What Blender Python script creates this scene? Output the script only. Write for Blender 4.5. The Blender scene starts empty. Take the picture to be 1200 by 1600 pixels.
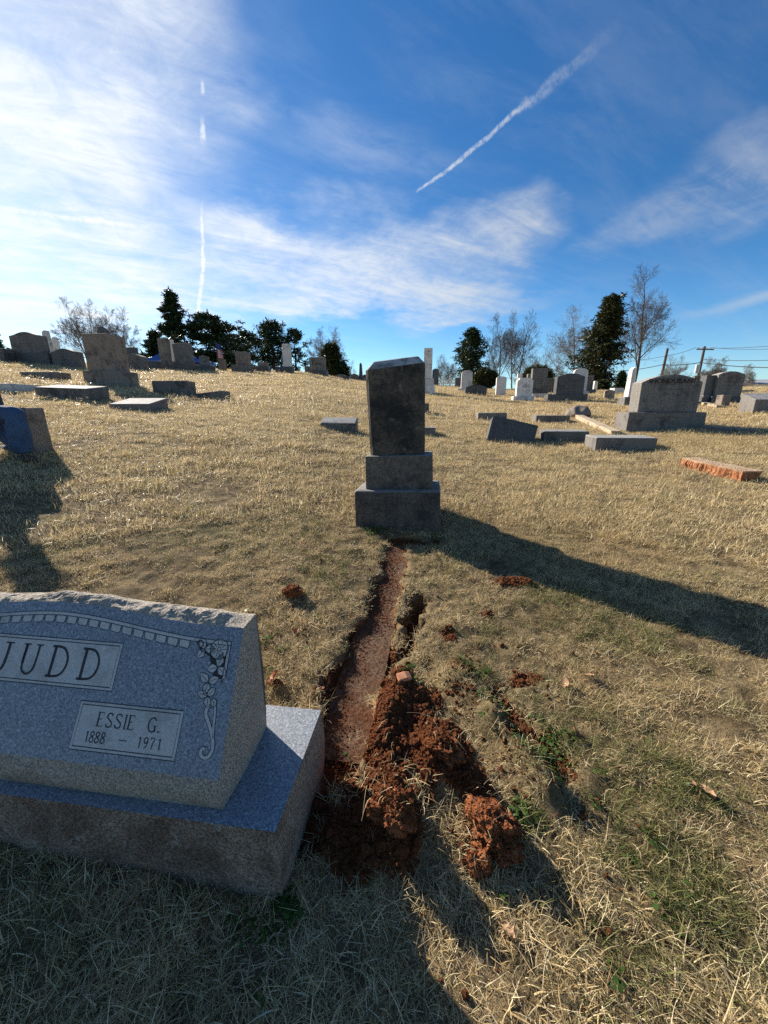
import bpy, bmesh, math, random
import numpy as np
from mathutils import Vector, Matrix, Euler
R = math.radians
random.seed(7); RNG = np.random.default_rng(11)
scn = bpy.context.scene
COL = scn.collection
# ------------------------------------------------------------------ camera, sky, sun, exposure
EYE, F, PITCH = 1.3, 600.0, R(15)
cam_d = bpy.data.cameras.new('camera'); cam = bpy.data.objects.new('camera', cam_d); COL.objects.link(cam)
cam.location = (0, 0, EYE); cam.rotation_euler = (R(90) - PITCH, 0, 0)
cam_d.sensor_fit = 'VERTICAL'; cam_d.sensor_height = 32.0; cam_d.lens = 32.0 * F / 1600
cam_d.clip_start = 0.02; cam_d.clip_end = 5000
scn.camera = cam
SUN_AZ, SUN_EL = R(-46.5), R(28)          # azimuth from +Y, clockwise seen from above
SUN_STRENGTH, SKY_STRENGTH, EXPOSURE = 5.0, 0.05, 1.1
sd = bpy.data.lights.new('sun', 'SUN'); sun = bpy.data.objects.new('sun', sd); COL.objects.link(sun)
sd.energy = SUN_STRENGTH; sd.angle = R(0.5); sd.color = (1.0, 0.91, 0.79)
to_sun = Vector((math.sin(SUN_AZ) * math.cos(SUN_EL), math.cos(SUN_AZ) * math.cos(SUN_EL), math.sin(SUN_EL)))
sun.rotation_euler = to_sun.to_track_quat('Z', 'Y').to_euler()
vs = scn.view_settings
vs.view_transform = 'Standard'; vs.look = 'None'; vs.gamma = 1; vs.exposure = EXPOSURE; vs.use_curve_mapping = False
scn.cycles.use_denoising = False
scn.cycles.max_bounces = 5; scn.cycles.diffuse_bounces = 2; scn.cycles.glossy_bounces = 2
scn.cycles.transmission_bounces = 3; scn.cycles.transparent_max_bounces = 4

# ---- node helpers
class NT:
    def __init__(s, tree): s.t = tree; s.n = tree.nodes; s.l = tree.links
    def new(s, typ, **kw):
        n = s.n.new(typ)
        for k, v in kw.items(): setattr(n, k, v)
        return n
    def put(s, sock, v):
        if isinstance(v, bpy.types.NodeSocket): s.l.new(v, sock)
        elif v is not None: sock.default_value = v
    def m(s, op, a, b=None, c=None, clamp=False):
        n = s.new('ShaderNodeMath', operation=op, use_clamp=clamp)
        s.put(n.inputs[0], a); s.put(n.inputs[1], b)
        if c is not None: s.put(n.inputs[2], c)
        return n.outputs[0]
    def vm(s, op, a, b=None):
        n = s.new('ShaderNodeVectorMath', operation=op)
        s.put(n.inputs[0], a)
        if b is not None: s.put(n.inputs[3 if op == 'SCALE' else 1], b)
        return n.outputs[1] if op in ('LENGTH', 'DISTANCE', 'DOT_PRODUCT') else n.outputs[0]
    def comb(s, x, y, z):
        n = s.new('ShaderNodeCombineXYZ')
        for i, v in enumerate((x, y, z)): s.put(n.inputs[i], v)
        return n.outputs[0]
    def sep(s, v):
        n = s.new('ShaderNodeSeparateXYZ'); s.put(n.inputs[0], v); return n.outputs
    def noise(s, v, scale, detail=4, rough=0.55, dist=0.0, color=False):
        n = s.new('ShaderNodeTexNoise'); s.put(n.inputs['Vector'], v)
        n.inputs['Scale'].default_value = scale; n.inputs['Detail'].default_value = detail
        n.inputs['Roughness'].default_value = rough; n.inputs['Distortion'].default_value = dist
        return n.outputs['Color'] if color else n.outputs['Fac']
    def ss(s, v, a, b, lo=0.0, hi=1.0):
        n = s.new('ShaderNodeMapRange', interpolation_type='SMOOTHSTEP'); s.put(n.inputs[0], v)
        for i, q in enumerate((a, b, lo, hi)): s.put(n.inputs[i + 1], q)
        return n.outputs[0]
    def mix(s, f, a, b, mode='MIX'):
        n = s.new('ShaderNodeMix', data_type='RGBA', blend_type=mode); s.put(n.inputs[0], f)
        for k, q in ((6, a), (7, b)):
            if not isinstance(q, bpy.types.NodeSocket): q = tuple(q) + ((1,) if len(q) == 3 else ())
            s.put(n.inputs[k], q)
        return n.outputs[2]

# ---- world: physical sky with cirrus and contrails, as a function of the direction only
world = bpy.data.worlds.new('World'); scn.world = world; world.use_nodes = True
w = NT(world.node_tree); w.n.clear()
sky = w.new('ShaderNodeTexSky', sky_type='NISHITA')
sky.sun_disc = False; sky.sun_elevation = SUN_EL; sky.sun_rotation = SUN_AZ
sky.altitude = 200; sky.air_density = 1.0; sky.dust_density = 0.3; sky.ozone_density = 3.0
D = w.new('ShaderNodeTexCoord').outputs['Generated']
dx, dy, dz = w.sep(D)
az = w.m('ARCTAN2', dx, dy); el = w.m('ARCSINE', dz)
dzc = w.m('ADD', w.m('MAXIMUM', dz, 0.0), 0.14)
q = w.comb(w.m('DIVIDE', dx, dzc), w.m('DIVIDE', dy, dzc), 0.0)
def dir_of(px, py):
    X, U = px - 600, 800 - py
    v = np.array([X, U * math.sin(PITCH) + F * math.cos(PITCH), U * math.cos(PITCH) - F * math.sin(PITCH)])
    return v / np.linalg.norm(v)
def azel(px, py):
    v = dir_of(px, py); return math.atan2(v[0], v[1]), math.asin(v[2])
warp = w.vm('SUBTRACT', w.noise(q, 1.6, 5, 0.6, color=True), (0.5, 0.5, 0.5))
wx, wy, _ = w.sep(warp)
azw = w.m('ADD', az, w.m('MULTIPLY', wx, 0.34)); elw = w.m('ADD', el, w.m('MULTIPLY', wy, 0.22))
def blob(px, py, ra, re, rot=0.0, lo=1.25, hi=0.35, wf=1.0):
    a0, e0 = azel(px, py)
    da, de = w.m('SUBTRACT', w.m('ADD', az, w.m('MULTIPLY', wx, .34 * wf)), a0), w.m('SUBTRACT', w.m('ADD', el, w.m('MULTIPLY', wy, .22 * wf)), e0)
    c, s_ = math.cos(rot), math.sin(rot)
    u = w.m('DIVIDE', w.m('ADD', w.m('MULTIPLY', da, c), w.m('MULTIPLY', de, s_)), ra)
    v = w.m('DIVIDE', w.m('SUBTRACT', w.m('MULTIPLY', de, c), w.m('MULTIPLY', da, s_)), re)
    d = w.m('SQRT', w.m('ADD', w.m('MULTIPLY', u, u), w.m('MULTIPLY', v, v)))
    return w.ss(d, lo, hi)
# streaky texture: stretched along the wind, on a flat layer high above
rq = w.new('ShaderNodeVectorRotate', rotation_type='Z_AXIS'); w.put(rq.inputs['Vector'], q); rq.inputs['Angle'].default_value = R(-28)
qs = w.vm('MULTIPLY', rq.outputs[0], (0.55, 1.9, 1.0))
st = w.noise(qs, 2.3, 12, 0.66, 0.5)
fine = w.noise(q, 7.0, 10, 0.70, 0.9)
tex = w.m('ADD', w.m('MULTIPLY', st, 0.62), w.m('MULTIPLY', fine, 0.38))
texm = w.ss(tex, 0.30, 0.66)
def mx(*a):
    o = a[0]
    for b in a[1:]: o = w.m('MAXIMUM', o, b)
    return o
left = mx(blob(60, 210, 0.27, 0.36), blob(40, 400, 0.40, 0.15), blob(150, 60, 0.22, 0.22, 0, 1.3, 0.2), blob(215, 430, .12, .06))
centre = mx(blob(570, 415, 0.36, 0.105), blob(760, 370, 0.17, 0.075, 0.1), blob(410, 370, 0.13, 0.065), blob(590, 470, 0.40, 0.045))
right = mx(blob(1120, 280, 0.17, 0.065, 0.2), blob(1190, 290, 0.14, 0.07))
streak = blob(1190, 466, 0.15, 0.020, 0.12, 1.1, 0.0, .25)
wisp = mx(blob(380, 165, 0.08, 0.05), blob(560, 240, 0.20, 0.05), blob(640, 515, 0.05, 0.02), blob(60, 515, 0.10, 0.014))
beyond = w.m('MULTIPLY', w.ss(w.noise(q, 0.9, 3), 0.50, 0.70), w.ss(w.m('ABSOLUTE', az), 0.95, 1.3))
cl = w.m('MULTIPLY', left, w.m('ADD', 0.30, w.m('MULTIPLY', texm, 0.66)))
cl = w.m('ADD', cl, w.m('MULTIPLY', centre, w.m('ADD', 0.24, w.m('MULTIPLY', texm, 0.60))))
cl = w.m('ADD', cl, w.m('MULTIPLY', right, w.m('ADD', 0.05, w.m('MULTIPLY', texm, 0.36))))
cl = w.m('ADD', cl, w.m('MULTIPLY', streak, 0.34))
cl = w.m('ADD', cl, w.m('MULTIPLY', wisp, w.m('MULTIPLY', texm, 0.14)))
cl = w.m('ADD', cl, w.m('MULTIPLY', beyond, w.m('MULTIPLY', texm, 0.6)))
cl = w.m('ADD', cl, w.m('MULTIPLY', w.ss(st, 0.40, 0.75), 0.10))
def trail(p0, p1, wid0, wid1, den, wob=0.010, brk=None, fade=(0.04, 0.85)):
    (a0, e0), (a1, e1) = azel(*p0), azel(*p1)
    L = math.hypot(a1 - a0, e1 - e0); ux, uy = (a1 - a0) / L, (e1 - e0) / L
    wob_n = w.vm('SUBTRACT', w.noise(w.comb(w.m('MULTIPLY', az, 9), w.m('MULTIPLY', el, 9), 3.1), 1.6, 6, 0.62, color=True), (0.5, 0.5, 0.5))
    bx, by, _b = w.sep(wob_n)
    da = w.m('SUBTRACT', w.m('ADD', az, w.m('MULTIPLY', bx, wob * 3)), a0)
    de = w.m('SUBTRACT', w.m('ADD', el, w.m('MULTIPLY', by, wob)), e0)
    t = w.m('DIVIDE', w.m('ADD', w.m('MULTIPLY', da, ux), w.m('MULTIPLY', de, uy)), L)
    s_ = w.m('ABSOLUTE', w.m('SUBTRACT', w.m('MULTIPLY', da, uy), w.m('MULTIPLY', de, ux)))
    wid = w.m('ADD', wid0, w.m('MULTIPLY', w.m('MAXIMUM', t, 0.0), wid1 - wid0))
    body = w.ss(w.m('DIVIDE', s_, wid), 1.0, 0.15)
    ends = w.m('MULTIPLY', w.ss(t, 0.0, fade[0]), w.ss(t, 1.0, fade[1]))
    fl = w.m('ADD', 0.25, w.m('MULTIPLY', w.ss(w.noise(w.comb(w.m('MULTIPLY', az, 30), w.m('MULTIPLY', el, 30), 0), 2.6, 6, 0.7), 0.36, 0.60), 0.75))
    o = w.m('MULTIPLY', w.m('MULTIPLY', body, ends), w.m('MULTIPLY', fl, den))
    return o
ct = trail((648, 303), (835, 148), 0.0035, 0.0072, 0.60, 0.012, fade=(0.10, 0.80))
ct = w.m('ADD', ct, trail((790, 185), (1010, 0), 0.009, 0.016, 0.24, 0.026, fade=(0.20, 0.22)))
ct = w.m('ADD', ct, trail((308, 505), (318, 395), 0.006, 0.005, 0.65, 0.006, fade=(0.03, 0.9)))
ct = w.m('ADD', ct, trail((317, 410), (315, 300), 0.005, 0.003, 0.50, 0.006, fade=(0.1, 0.4)))
ct = w.m('ADD', ct, trail((316, 230), (318, 172), 0.008, 0.006, 0.50, 0.008, fade=(0.3, 0.5)))
ct = w.m('ADD', ct, trail((318, 150), (316, 122), 0.006, 0.005, 0.40, 0.005, fade=(0.2, 0.6)))
ct = w.m('ADD', ct, trail((0, 325), (250, 356), 0.006, 0.006, 0.35, 0.008, fade=(0.05, 0.7)))
cl = w.m('MINIMUM', w.m('ADD', cl, ct), 0.97)
cl = w.m('MULTIPLY', cl, w.ss(dz, -0.02, 0.06))
hs = w.new('ShaderNodeHueSaturation'); w.put(hs.inputs['Color'], sky.outputs[0])
hs.inputs['Saturation'].default_value = 1.27; hs.inputs['Value'].default_value = 1.14
tint = w.mix(1.0, hs.outputs[0], (0.80, .98, 1.09), 'MULTIPLY')
# clouds near the sun are brighter
sdot = w.vm('DOT_PRODUCT', D, tuple(to_sun))
glow = w.ss(sdot, 0.35, 1.0, 0.80, 1.25)
horiz = w.ss(el, .42, .02, 1.0, 1.28); tint = w.vm('SCALE', w.mix(w.ss(el, .30, .0, 0, .45), tint, w.mix(1.0, tint, (1.10, 1.02, .96), 'MULTIPLY')), horiz)
cloudc = w.vm('SCALE', w.mix(0.0, (7.6, 7.9, 8.2), (1, 1, 1)), glow)
final = w.mix(cl, tint, cloudc)
bg = w.new('ShaderNodeBackground'); w.put(bg.inputs[0], final); bg.inputs[1].default_value = SKY_STRENGTH
wo = w.new('ShaderNodeOutputWorld'); w.l.new(bg.outputs[0], wo.inputs[0])

# ------------------------------------------------------------------ terrain
def hash2(ix, iy, seed):
    h = (ix.astype(np.int64) * 374761393 + iy.astype(np.int64) * 668265263 + seed * 974711) & 0x7fffffff
    h = ((h ^ (h >> 13)) * 1274126177) & 0x7fffffff
    return ((h ^ (h >> 16)) & 0xffff) / 65535.0
def vnoise(x, y, seed=0):
    x = np.asarray(x, float); y = np.asarray(y, float)
    ix, iy = np.floor(x), np.floor(y); fx, fy = x - ix, y - iy
    ux, uy = fx * fx * (3 - 2 * fx), fy * fy * (3 - 2 * fy)
    a, b = hash2(ix, iy, seed), hash2(ix + 1, iy, seed)
    c, d = hash2(ix, iy + 1, seed), hash2(ix + 1, iy + 1, seed)
    return (a * (1 - ux) + b * ux) * (1 - uy) + (c * (1 - ux) + d * ux) * uy
def fbm(x, y, seed=0, oct=4):
    s, amp, tot = 0, 1.0, 0
    for o in range(oct):
        s = s + amp * vnoise(np.asarray(x) * 2 ** o + 17.3 * o, np.asarray(y) * 2 ** o - 9.1 * o, seed + o); tot += amp; amp *= 0.5
    return s / tot - 0.5
def prof(r):
    r = np.asarray(r, float)
    return np.where(r < 18, r, 18 + 12 * (1 - np.exp(-np.maximum(r - 18, 0) / 12)))
# height of the hill's crest in each direction
CREST = [(-60, 553), (0, 559), (90, 564), (230, 573), (340, 577), (420, 579), (470, 581), (540, 592), (570, 596), (640, 600),
         (700, 604), (770, 608), (900, 610), (1000, 610), (1100, 607), (1190, 605), (1260, 604)]
_rr = np.linspace(3, 60, 400)
_az, _S = [], []
for px, py in CREST:
    v = dir_of(px, py); a = math.atan2(v[0], v[1]); te = v[2] / math.hypot(v[0], v[1])
    lo, hi = 0.02, 0.4
    for _ in range(40):
        m_ = (lo + hi) / 2
        if np.max((m_ * prof(_rr) - EYE) / _rr) > te: hi = m_
        else: lo = m_
    _az.append(a); _S.append(lo)
def slope_at(a): return np.interp(a, _az, _S)
_ga = np.linspace(-math.pi, math.pi, 721)
_gs = slope_at(_ga)
def terr(x, y):
    x = np.asarray(x, float); y = np.asarray(y, float)
    r = np.hypot(x, y); a = np.arctan2(x, y)
    s = np.interp(a, _ga, _gs)
    near = np.clip((r - 1.0) / 5.0, 0, 1); s = 0.125 * (1 - near) + s * near
    front = np.clip((y + 2.0) / 3.0, 0, 1)
    re = np.sqrt(prof(r) ** 2 + 0.35 ** 2) - 0.35
    z = s * re * front
    amp = np.clip(r / 12, 0.12, 1) * np.clip((55 - r) / 30, 0.0, 1)
    return z + 0.10 * amp * fbm(x * 0.5, y * 0.5, 3, 3) + 0.03 * amp * fbm(x * 2.1, y * 2.1, 5, 3)
def hit(px, py, fn=None):
    d = dir_of(px, py); fn = fn or terr
    ts = np.concatenate([np.linspace(0.3, 6, 400), np.linspace(6, 60, 900)])
    zz = EYE + d[2] * ts - fn(d[0] * ts, d[1] * ts)
    k = np.argmax(zz < 0)
    if zz[k] >= 0: raise ValueError('ray misses the ground %s %s' % (px, py))
    t0, t1 = ts[max(k - 1, 0)], ts[k]
    for _ in range(30):
        t = (t0 + t1) / 2
        if EYE + d[2] * t - float(fn(d[0] * t, d[1] * t)) < 0: t1 = t
        else: t0 = t
    return np.array([d[0] * t, d[1] * t, EYE + d[2] * t])
def out(px, r):
    """a point of the ground in the direction of a column of the view, r metres away"""
    v = dir_of(px, 600); h = math.hypot(v[0], v[1])
    x, y = v[0] / h * r, v[1] / h * r
    return np.array([x, y, float(terr(x, y))])
def z_at(px, py, r):
    v = dir_of(px, py); return EYE + r * v[2] / math.hypot(v[0], v[1])
def per_px(p):
    """metres per photograph pixel at a point"""
    return (p[1] * math.cos(PITCH) - (p[2] - EYE) * math.sin(PITCH)) / F

# ---- relief of the dug-up strip
def H2(px, py): return hit(px, py)[:2]
def seg_d(x, y, a, b):
    a, b = np.asarray(a), np.asarray(b); ab = b - a; L2 = ab @ ab
    t = np.clip(((x - a[0]) * ab[0] + (y - a[1]) * ab[1]) / L2, 0, 1)
    return np.hypot(x - a[0] - t * ab[0], y - a[1] - t * ab[1]), t
def sm(d, a, b): t = np.clip((d - a) / (b - a), 0, 1); return t * t * (3 - 2 * t)
CUT_A, CUT_B = H2(622, 848), H2(528, 1172)
BUMPS = [(640, 1150, .10, .14, .038), (695, 1185, .085, .11, .055), (608, 1235, .085, .09, .050), (615, 1305, .075, .10, .060), (660, 1105, .075, .08, .030), (735, 1225, .05, .06, .03),
         (560, 1320, .09, .09, .012), (553, 1250, .045, .09, -.02), (765, 1290, .07, .06, .015), (640, 1215, .10, .10, .02)]
ISLANDS = [(697, 1265, .040, .055), (648, 1228, .018, .02), (560, 1150, .0, .0)]
BUMPS = [(H2(a, b), c, d, e) for a, b, c, d, e in BUMPS]
ISLANDS = [(H2(a, b), c + 1e-4, d + 1e-4) for a, b, c, d in ISLANDS]
FLAP = [H2(700, 1068), H2(770, 1135), H2(850, 1240)]
FLAP2 = [H2(660, 930), H2(640, 1060)]
GASH = [H2(770, 1092), H2(872, 1192)]
SLOT = [H2(652, 935), H2(630, 1025)]
UNDER = [H2(606, 842), H2(688, 846)]
SIDE = [H2(512, 1165), H2(478, 1300)]
EDGE = [H2(622, 1065), H2(592, 1180)]
SPOTS = [(460, 930, .055, .035, .03), (800, 912, .11, .05, .012), (432, 1072, .03, .03, .02), (700, 992, .05, .06, .005), (505, 1085, .05, .06, .01),
         (870, 1180, .05, .05, .0), (720, 1050, .09, .08, .02), (600, 880, .05, .06, .0), (760, 960, .05, .04, .0), (820, 1060, .08, .05, 0.0)]
SPOTS = [(H2(a, b), c, d, e) for a, b, c, d, e in SPOTS]
def relief(x, y):
    x = np.asarray(x, float); y = np.asarray(y, float)
    wx_ = x + 0.03 * fbm(x * 14, y * 14, 21, 3); wy_ = y + 0.03 * fbm(x * 14, y * 14, 31, 3)
    z = np.zeros_like(x); dirt = np.zeros_like(x)
    for (p, rx, ry, h) in BUMPS:
        g = np.exp(-(((wx_ - p[0]) / rx) ** 2 + ((wy_ - p[1]) / ry) ** 2)); z = z + h * g; dirt = np.maximum(dirt, np.minimum(1, g * 1.55))
    d, t = seg_d(wx_, wy_, CUT_A, CUT_B); hwid = .040 + .058 * sm(t, .35, .7); k = 1 - sm(d + .15 * fbm(x * 8, y * 8, 77, 4), hwid, hwid + .062); z = z - (0.040 + .045 * t) * k; dirt = np.maximum(dirt, k)
    for a, b in zip(FLAP[:-1], FLAP[1:]):
        d, t = seg_d(wx_, wy_, a, b); z = z + 0.065 * np.exp(-(d / .05) ** 2); dirt = dirt * (1 - 0.9 * np.exp(-(d / .055) ** 2))
    d, t = seg_d(wx_, wy_, *FLAP2); z = z + 0.010 * np.exp(-(d / .05) ** 2) * (x > 0.0)
    d, t = seg_d(wx_, wy_, *GASH); k = np.exp(-(d / .05) ** 2); z = z - 0.075 * k; dirt = np.maximum(dirt, np.minimum(1, k * 1.6) * .9)
    d, t = seg_d(wx_, wy_, *SLOT); hw_ = .046 - .034 * t + .10 * fbm(x * 20, y * 20, 78, 3); k = 1 - sm(d, hw_, hw_ + .022); z = z - 0.24 * k; dirt = np.maximum(dirt, k)
    d, t = seg_d(wx_, wy_, *UNDER); k = 1 - sm(d, .03, .09); z = z - 0.09 * k; dirt = np.maximum(dirt, k)
    d, t = seg_d(wx_, wy_, *EDGE); k = np.exp(-(d / .055) ** 2); z = z + .055 * k; dirt = np.maximum(dirt, np.minimum(1, 1.5 * k))
    d, t = seg_d(wx_, wy_, *SIDE); k = 1 - sm(d, .03, .09); z = z - 0.03 * k; dirt = np.maximum(dirt, k)
    for (p, rx, ry) in ISLANDS:
        dirt = dirt * (1 - np.exp(-(((wx_ - p[0]) / rx) ** 2 + ((wy_ - p[1]) / ry) ** 2) ** 2))
    for (p, rx, ry, h) in SPOTS:
        g = np.exp(-(((wx_ - p[0]) / rx) ** 2 + ((wy_ - p[1]) / ry) ** 2)); z = z + h * g; dirt = np.maximum(dirt, np.minimum(1, g * (1.25 if h > .011 and h != .02 else .72)))
    dirt = np.clip((dirt - 0.30 + 0.55 * fbm(x * 22, y * 22, 41, 3)) / 0.35, 0, 1)
    rough = 0.060 * fbm(x * 11, y * 11, 51, 4) + 0.018 * np.abs(fbm(x * 30, y * 30, 61, 3)) + 0.010 * fbm(x * 90, y * 90, 66, 2)
    d, t = seg_d(x, y, CUT_A, CUT_B)
    z = z + dirt * rough * (.15 + .85 * sm(d, .08, .2))
    rr_ = np.hypot(x, y); lumps = (0.028 * fbm(x * 6, y * 6, 71, 3) + .026 * fbm(x * 15, y * 15, 73, 2)) * np.interp(rr_, [2.6, 4.5, 9, 10], [1, .35, .25, 0])
    return z + lumps, dirt
def ground_z(x, y):
    z, _ = relief(x, y); return terr(x, y) + z
def gz(x, y): return float(ground_z(np.array([x]), np.array([y]))[0])

# ------------------------------------------------------------------ mesh helpers
MATS = {}
def setprops(o, label=None, cat=None, group=None, kind=None):
    if label: o['label'] = label
    if cat: o['category'] = cat
    if group: o['group'] = group
    if kind: o['kind'] = kind
    return o
def empty(name, loc, rot=(0, 0, 0), label=None, cat=None, group=None):
    o = bpy.data.objects.new(name, None); COL.objects.link(o)
    o.location = tuple(float(v) for v in loc); o.rotation_euler = rot; o.empty_display_size = 0.1
    return setprops(o, label, cat, group)
def mobj(name, verts, faces, mat, parent=None, smooth=False, mats=None, mi=None, link=True):
    me = bpy.data.meshes.new(name)
    me.from_pydata([tuple(map(float, v)) for v in verts], [], [tuple(map(int, f)) for f in faces])
    for m_ in (mats or [mat]): me.materials.append(m_)
    if mi is not None: me.polygons.foreach_set('material_index', np.asarray(mi, np.int32))
    if smooth: me.polygons.foreach_set('use_smooth', [True] * len(me.polygons))
    me.update()
    o = bpy.data.objects.new(name, me)
    if link: COL.objects.link(o)
    if parent: o.parent = parent
    return o
def bobj(name, bm, mat, parent=None, smooth=False):
    me = bpy.data.meshes.new(name); bmesh.ops.recalc_face_normals(bm, faces=bm.faces[:]); bm.to_mesh(me); bm.free()
    me.materials.append(mat)
    if smooth: me.polygons.foreach_set('use_smooth', [True] * len(me.polygons))
    o = bpy.data.objects.new(name, me); COL.objects.link(o)
    if parent: o.parent = parent
    return o
def fast_mesh(name, V, Fq, mat, parent=None, attrs=None, link=True, smooth=False):
    """numpy verts (n,3) and polygons as one (k,m) int array"""
    me = bpy.data.meshes.new(name); V = np.asarray(V, np.float32); Fq = np.asarray(Fq, np.int32)
    k, m_ = Fq.shape
    me.vertices.add(len(V)); me.vertices.foreach_set('co', V.ravel())
    me.loops.add(k * m_); me.loops.foreach_set('vertex_index', Fq.ravel())
    me.polygons.add(k); me.polygons.foreach_set('loop_start', np.arange(k, dtype=np.int32) * m_)
    if smooth: me.polygons.foreach_set('use_smooth', np.ones(k, bool))
    for nm, arr in (attrs or {}).items():
        a = me.attributes.new(nm, 'FLOAT', 'POINT'); a.data.foreach_set('value', np.asarray(arr, np.float32))
    me.materials.append(mat); me.update(calc_edges=True)
    o = bpy.data.objects.new(name, me)
    if link: COL.objects.link(o)
    if parent: o.parent = parent
    return o

# ------------------------------------------------------------------ materials
def newmat(name):
    m_ = bpy.data.materials.new(name); m_.use_nodes = True; t = NT(m_.node_tree); t.n.clear()
    o = t.new('ShaderNodeOutputMaterial'); b = t.new('ShaderNodeBsdfPrincipled'); t.l.new(b.outputs[0], o.inputs[0])
    MATS[name] = m_
    return m_, t, b, o
def objco(t, scale_rand=40.0):
    c = t.new('ShaderNodeTexCoord').outputs['Object']; r = t.new('ShaderNodeObjectInfo').outputs['Random']
    off = t.m('MULTIPLY', r, scale_rand)
    return t.vm('ADD', c, t.comb(off, t.m('MULTIPLY', off, 1.7), off)), r
def bump(t, b, h, strength, dist):
    n = t.new('ShaderNodeBump'); n.inputs['Strength'].default_value = strength; n.inputs['Distance'].default_value = dist
    t.put(n.inputs['Height'], h); t.l.new(n.outputs[0], b.inputs['Normal'])
def stone(name, base, dark, stain=0.5, lichen=None, grain=0.25, rough=0.85, gscale=60, bs=0.35, streak=0.5, bd=0.01, top=None, inscr=0.0):
    m_, t, b, o = newmat(name); co, rnd = objco(t)
    big = t.noise(co, 2.3, 6, 0.62, 0.3); mid = t.noise(co, 9, 6, 0.65); fine_ = t.noise(co, gscale, 3, 0.7)
    stv = t.noise(t.vm('MULTIPLY', co, (9, 9, 0.9)), 1.0, 5, 0.6)
    f = t.ss(t.m('ADD', t.m('MULTIPLY', big, 0.6), t.m('MULTIPLY', mid, 0.4)), 0.62 - 0.25 * stain, 0.62)
    c = t.mix(f, base, dark)
    c = t.mix(t.m('MULTIPLY', t.ss(stv, 0.50, 0.68), streak), c, dark)
    if lichen: c = t.mix(t.m('MULTIPLY', t.ss(t.noise(co, 17, 5, 0.7), 0.60, 0.68), 0.7), c, lichen)
    c = t.mix(grain, c, t.mix(t.ss(fine_, 0.35, 0.65), (0.0, 0.0, 0.0), (1, 1, 1)), 'OVERLAY')
    if inscr:
        ox, oy, oz = t.sep(t.new('ShaderNodeTexCoord').outputs['Object'])
        row = t.ss(t.m('SINE', t.m('MULTIPLY', oz, 62)), .25, .5); ch = t.ss(t.noise(t.vm('MULTIPLY', co, (26, 1, 30)), 1.0, 2, .5), .44, .52)
        area = t.m('MULTIPLY', t.ss(t.m('ABSOLUTE', ox), t.m('ADD', .20, t.m('MULTIPLY', t.noise(t.comb(oz, rnd, 0), 8, 1), .22)), .10), t.m('MULTIPLY', t.ss(oz, .22, .26), t.ss(oz, .75, .68)))
        c = t.mix(t.m('MULTIPLY', t.m('MULTIPLY', row, ch), t.m('MULTIPLY', area, inscr)), c, dark)
    if top: c = t.mix(t.m('MULTIPLY', t.ss(t.sep(t.new('ShaderNodeNewGeometry').outputs['Normal'])[2], .35, .7), t.ss(mid, .36, .56, .25, .9)), c, top)  # upward faces painted paler, standing in for sky light caught on them
    v = t.m('ADD', 0.85, t.m('MULTIPLY', rnd, 0.3))
    c = t.vm('SCALE', c, v)
    t.l.new(c, b.inputs['Base Color']); b.inputs['Roughness'].default_value = rough
    bump(t, b, t.m('ADD', t.m('MULTIPLY', mid, 0.7), t.m('MULTIPLY', fine_, 0.3)), bs, bd)
    return m_
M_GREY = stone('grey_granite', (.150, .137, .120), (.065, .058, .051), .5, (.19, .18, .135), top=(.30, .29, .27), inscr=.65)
M_DARK = stone('dark_granite', (.065, .062, .060), (.030, .029, .028), .4, None, .35, .5, inscr=.5)
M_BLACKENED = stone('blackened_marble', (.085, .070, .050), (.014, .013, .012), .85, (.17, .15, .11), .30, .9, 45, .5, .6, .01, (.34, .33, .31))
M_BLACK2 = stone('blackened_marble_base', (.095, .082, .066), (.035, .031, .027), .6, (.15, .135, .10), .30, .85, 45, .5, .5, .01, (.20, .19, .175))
M_WHITE = stone('white_marble', (.58, .55, .50), (.30, .28, .25), .35, None, .15, .7, 50, .2, .35)
M_TAN = stone('tan_granite', (.185, .150, .118), (.082, .066, .053), .5, (.2, .17, .12))
M_CURB = stone('tan_concrete', (.40, .31, .21), (.20, .145, .09), .45, None, .35, .95, 40, .6, .2)
M_ROUGHROCK = stone('rock_pitched_granite', (.34, .295, .235), (.23, .195, .15), .35, (.40, .36, .29), .48, .9, 190, 1.0, .12, .022)
M_ROUGHBASE = stone('stained_rock_pitch', (.25, .185, .130), (.13, .082, .054), .6, (.25, .22, .18), .55, .92, 150, 1.0, .10, .022)
def flat(name, col, rough=.6, metal=0.0, spec=.5):
    m_, t, b, o = newmat(name); co, rnd = objco(t)
    n = t.noise(co, 18, 4, .6)
    c = t.mix(t.ss(n, .3, .7), tuple(v * .85 for v in col), tuple(min(1, v * 1.12) for v in col))
    t.l.new(c, b.inputs['Base Color']); b.inputs['Roughness'].default_value = rough; b.inputs['Metallic'].default_value = metal
    b.inputs['Specular IOR Level'].default_value = spec
    return m_
def granite_polished():
    m_, t, b, o = newmat('steeled_blue_granite'); co, rnd = objco(t)
    sp = t.new('ShaderNodeTexVoronoi', feature='F1'); t.put(sp.inputs['Vector'], co); sp.inputs['Scale'].default_value = 310
    g = t.sep(sp.outputs['Color'])[0]
    n2 = t.noise(co, 150, 3, .7)
    c = t.mix(g, (.095, .110, .130), (.27, .29, .315))
    c = t.mix(t.ss(n2, .55, .66), c, (.38, .41, .44))
    c = t.mix(t.ss(n2, .42, .33), c, (.06, .07, .085))
    c = t.mix(t.m('MULTIPLY', t.ss(t.noise(co, 5, 5), .45, .75), .25), c, (.16, .16, .16))
    t.l.new(c, b.inputs['Base Color']); b.inputs['Roughness'].default_value = .38
    b.inputs['Specular IOR Level'].default_value = .5
    bump(t, b, n2, .12, .002)
    return m_
M_POLISH = granite_polished()
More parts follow.
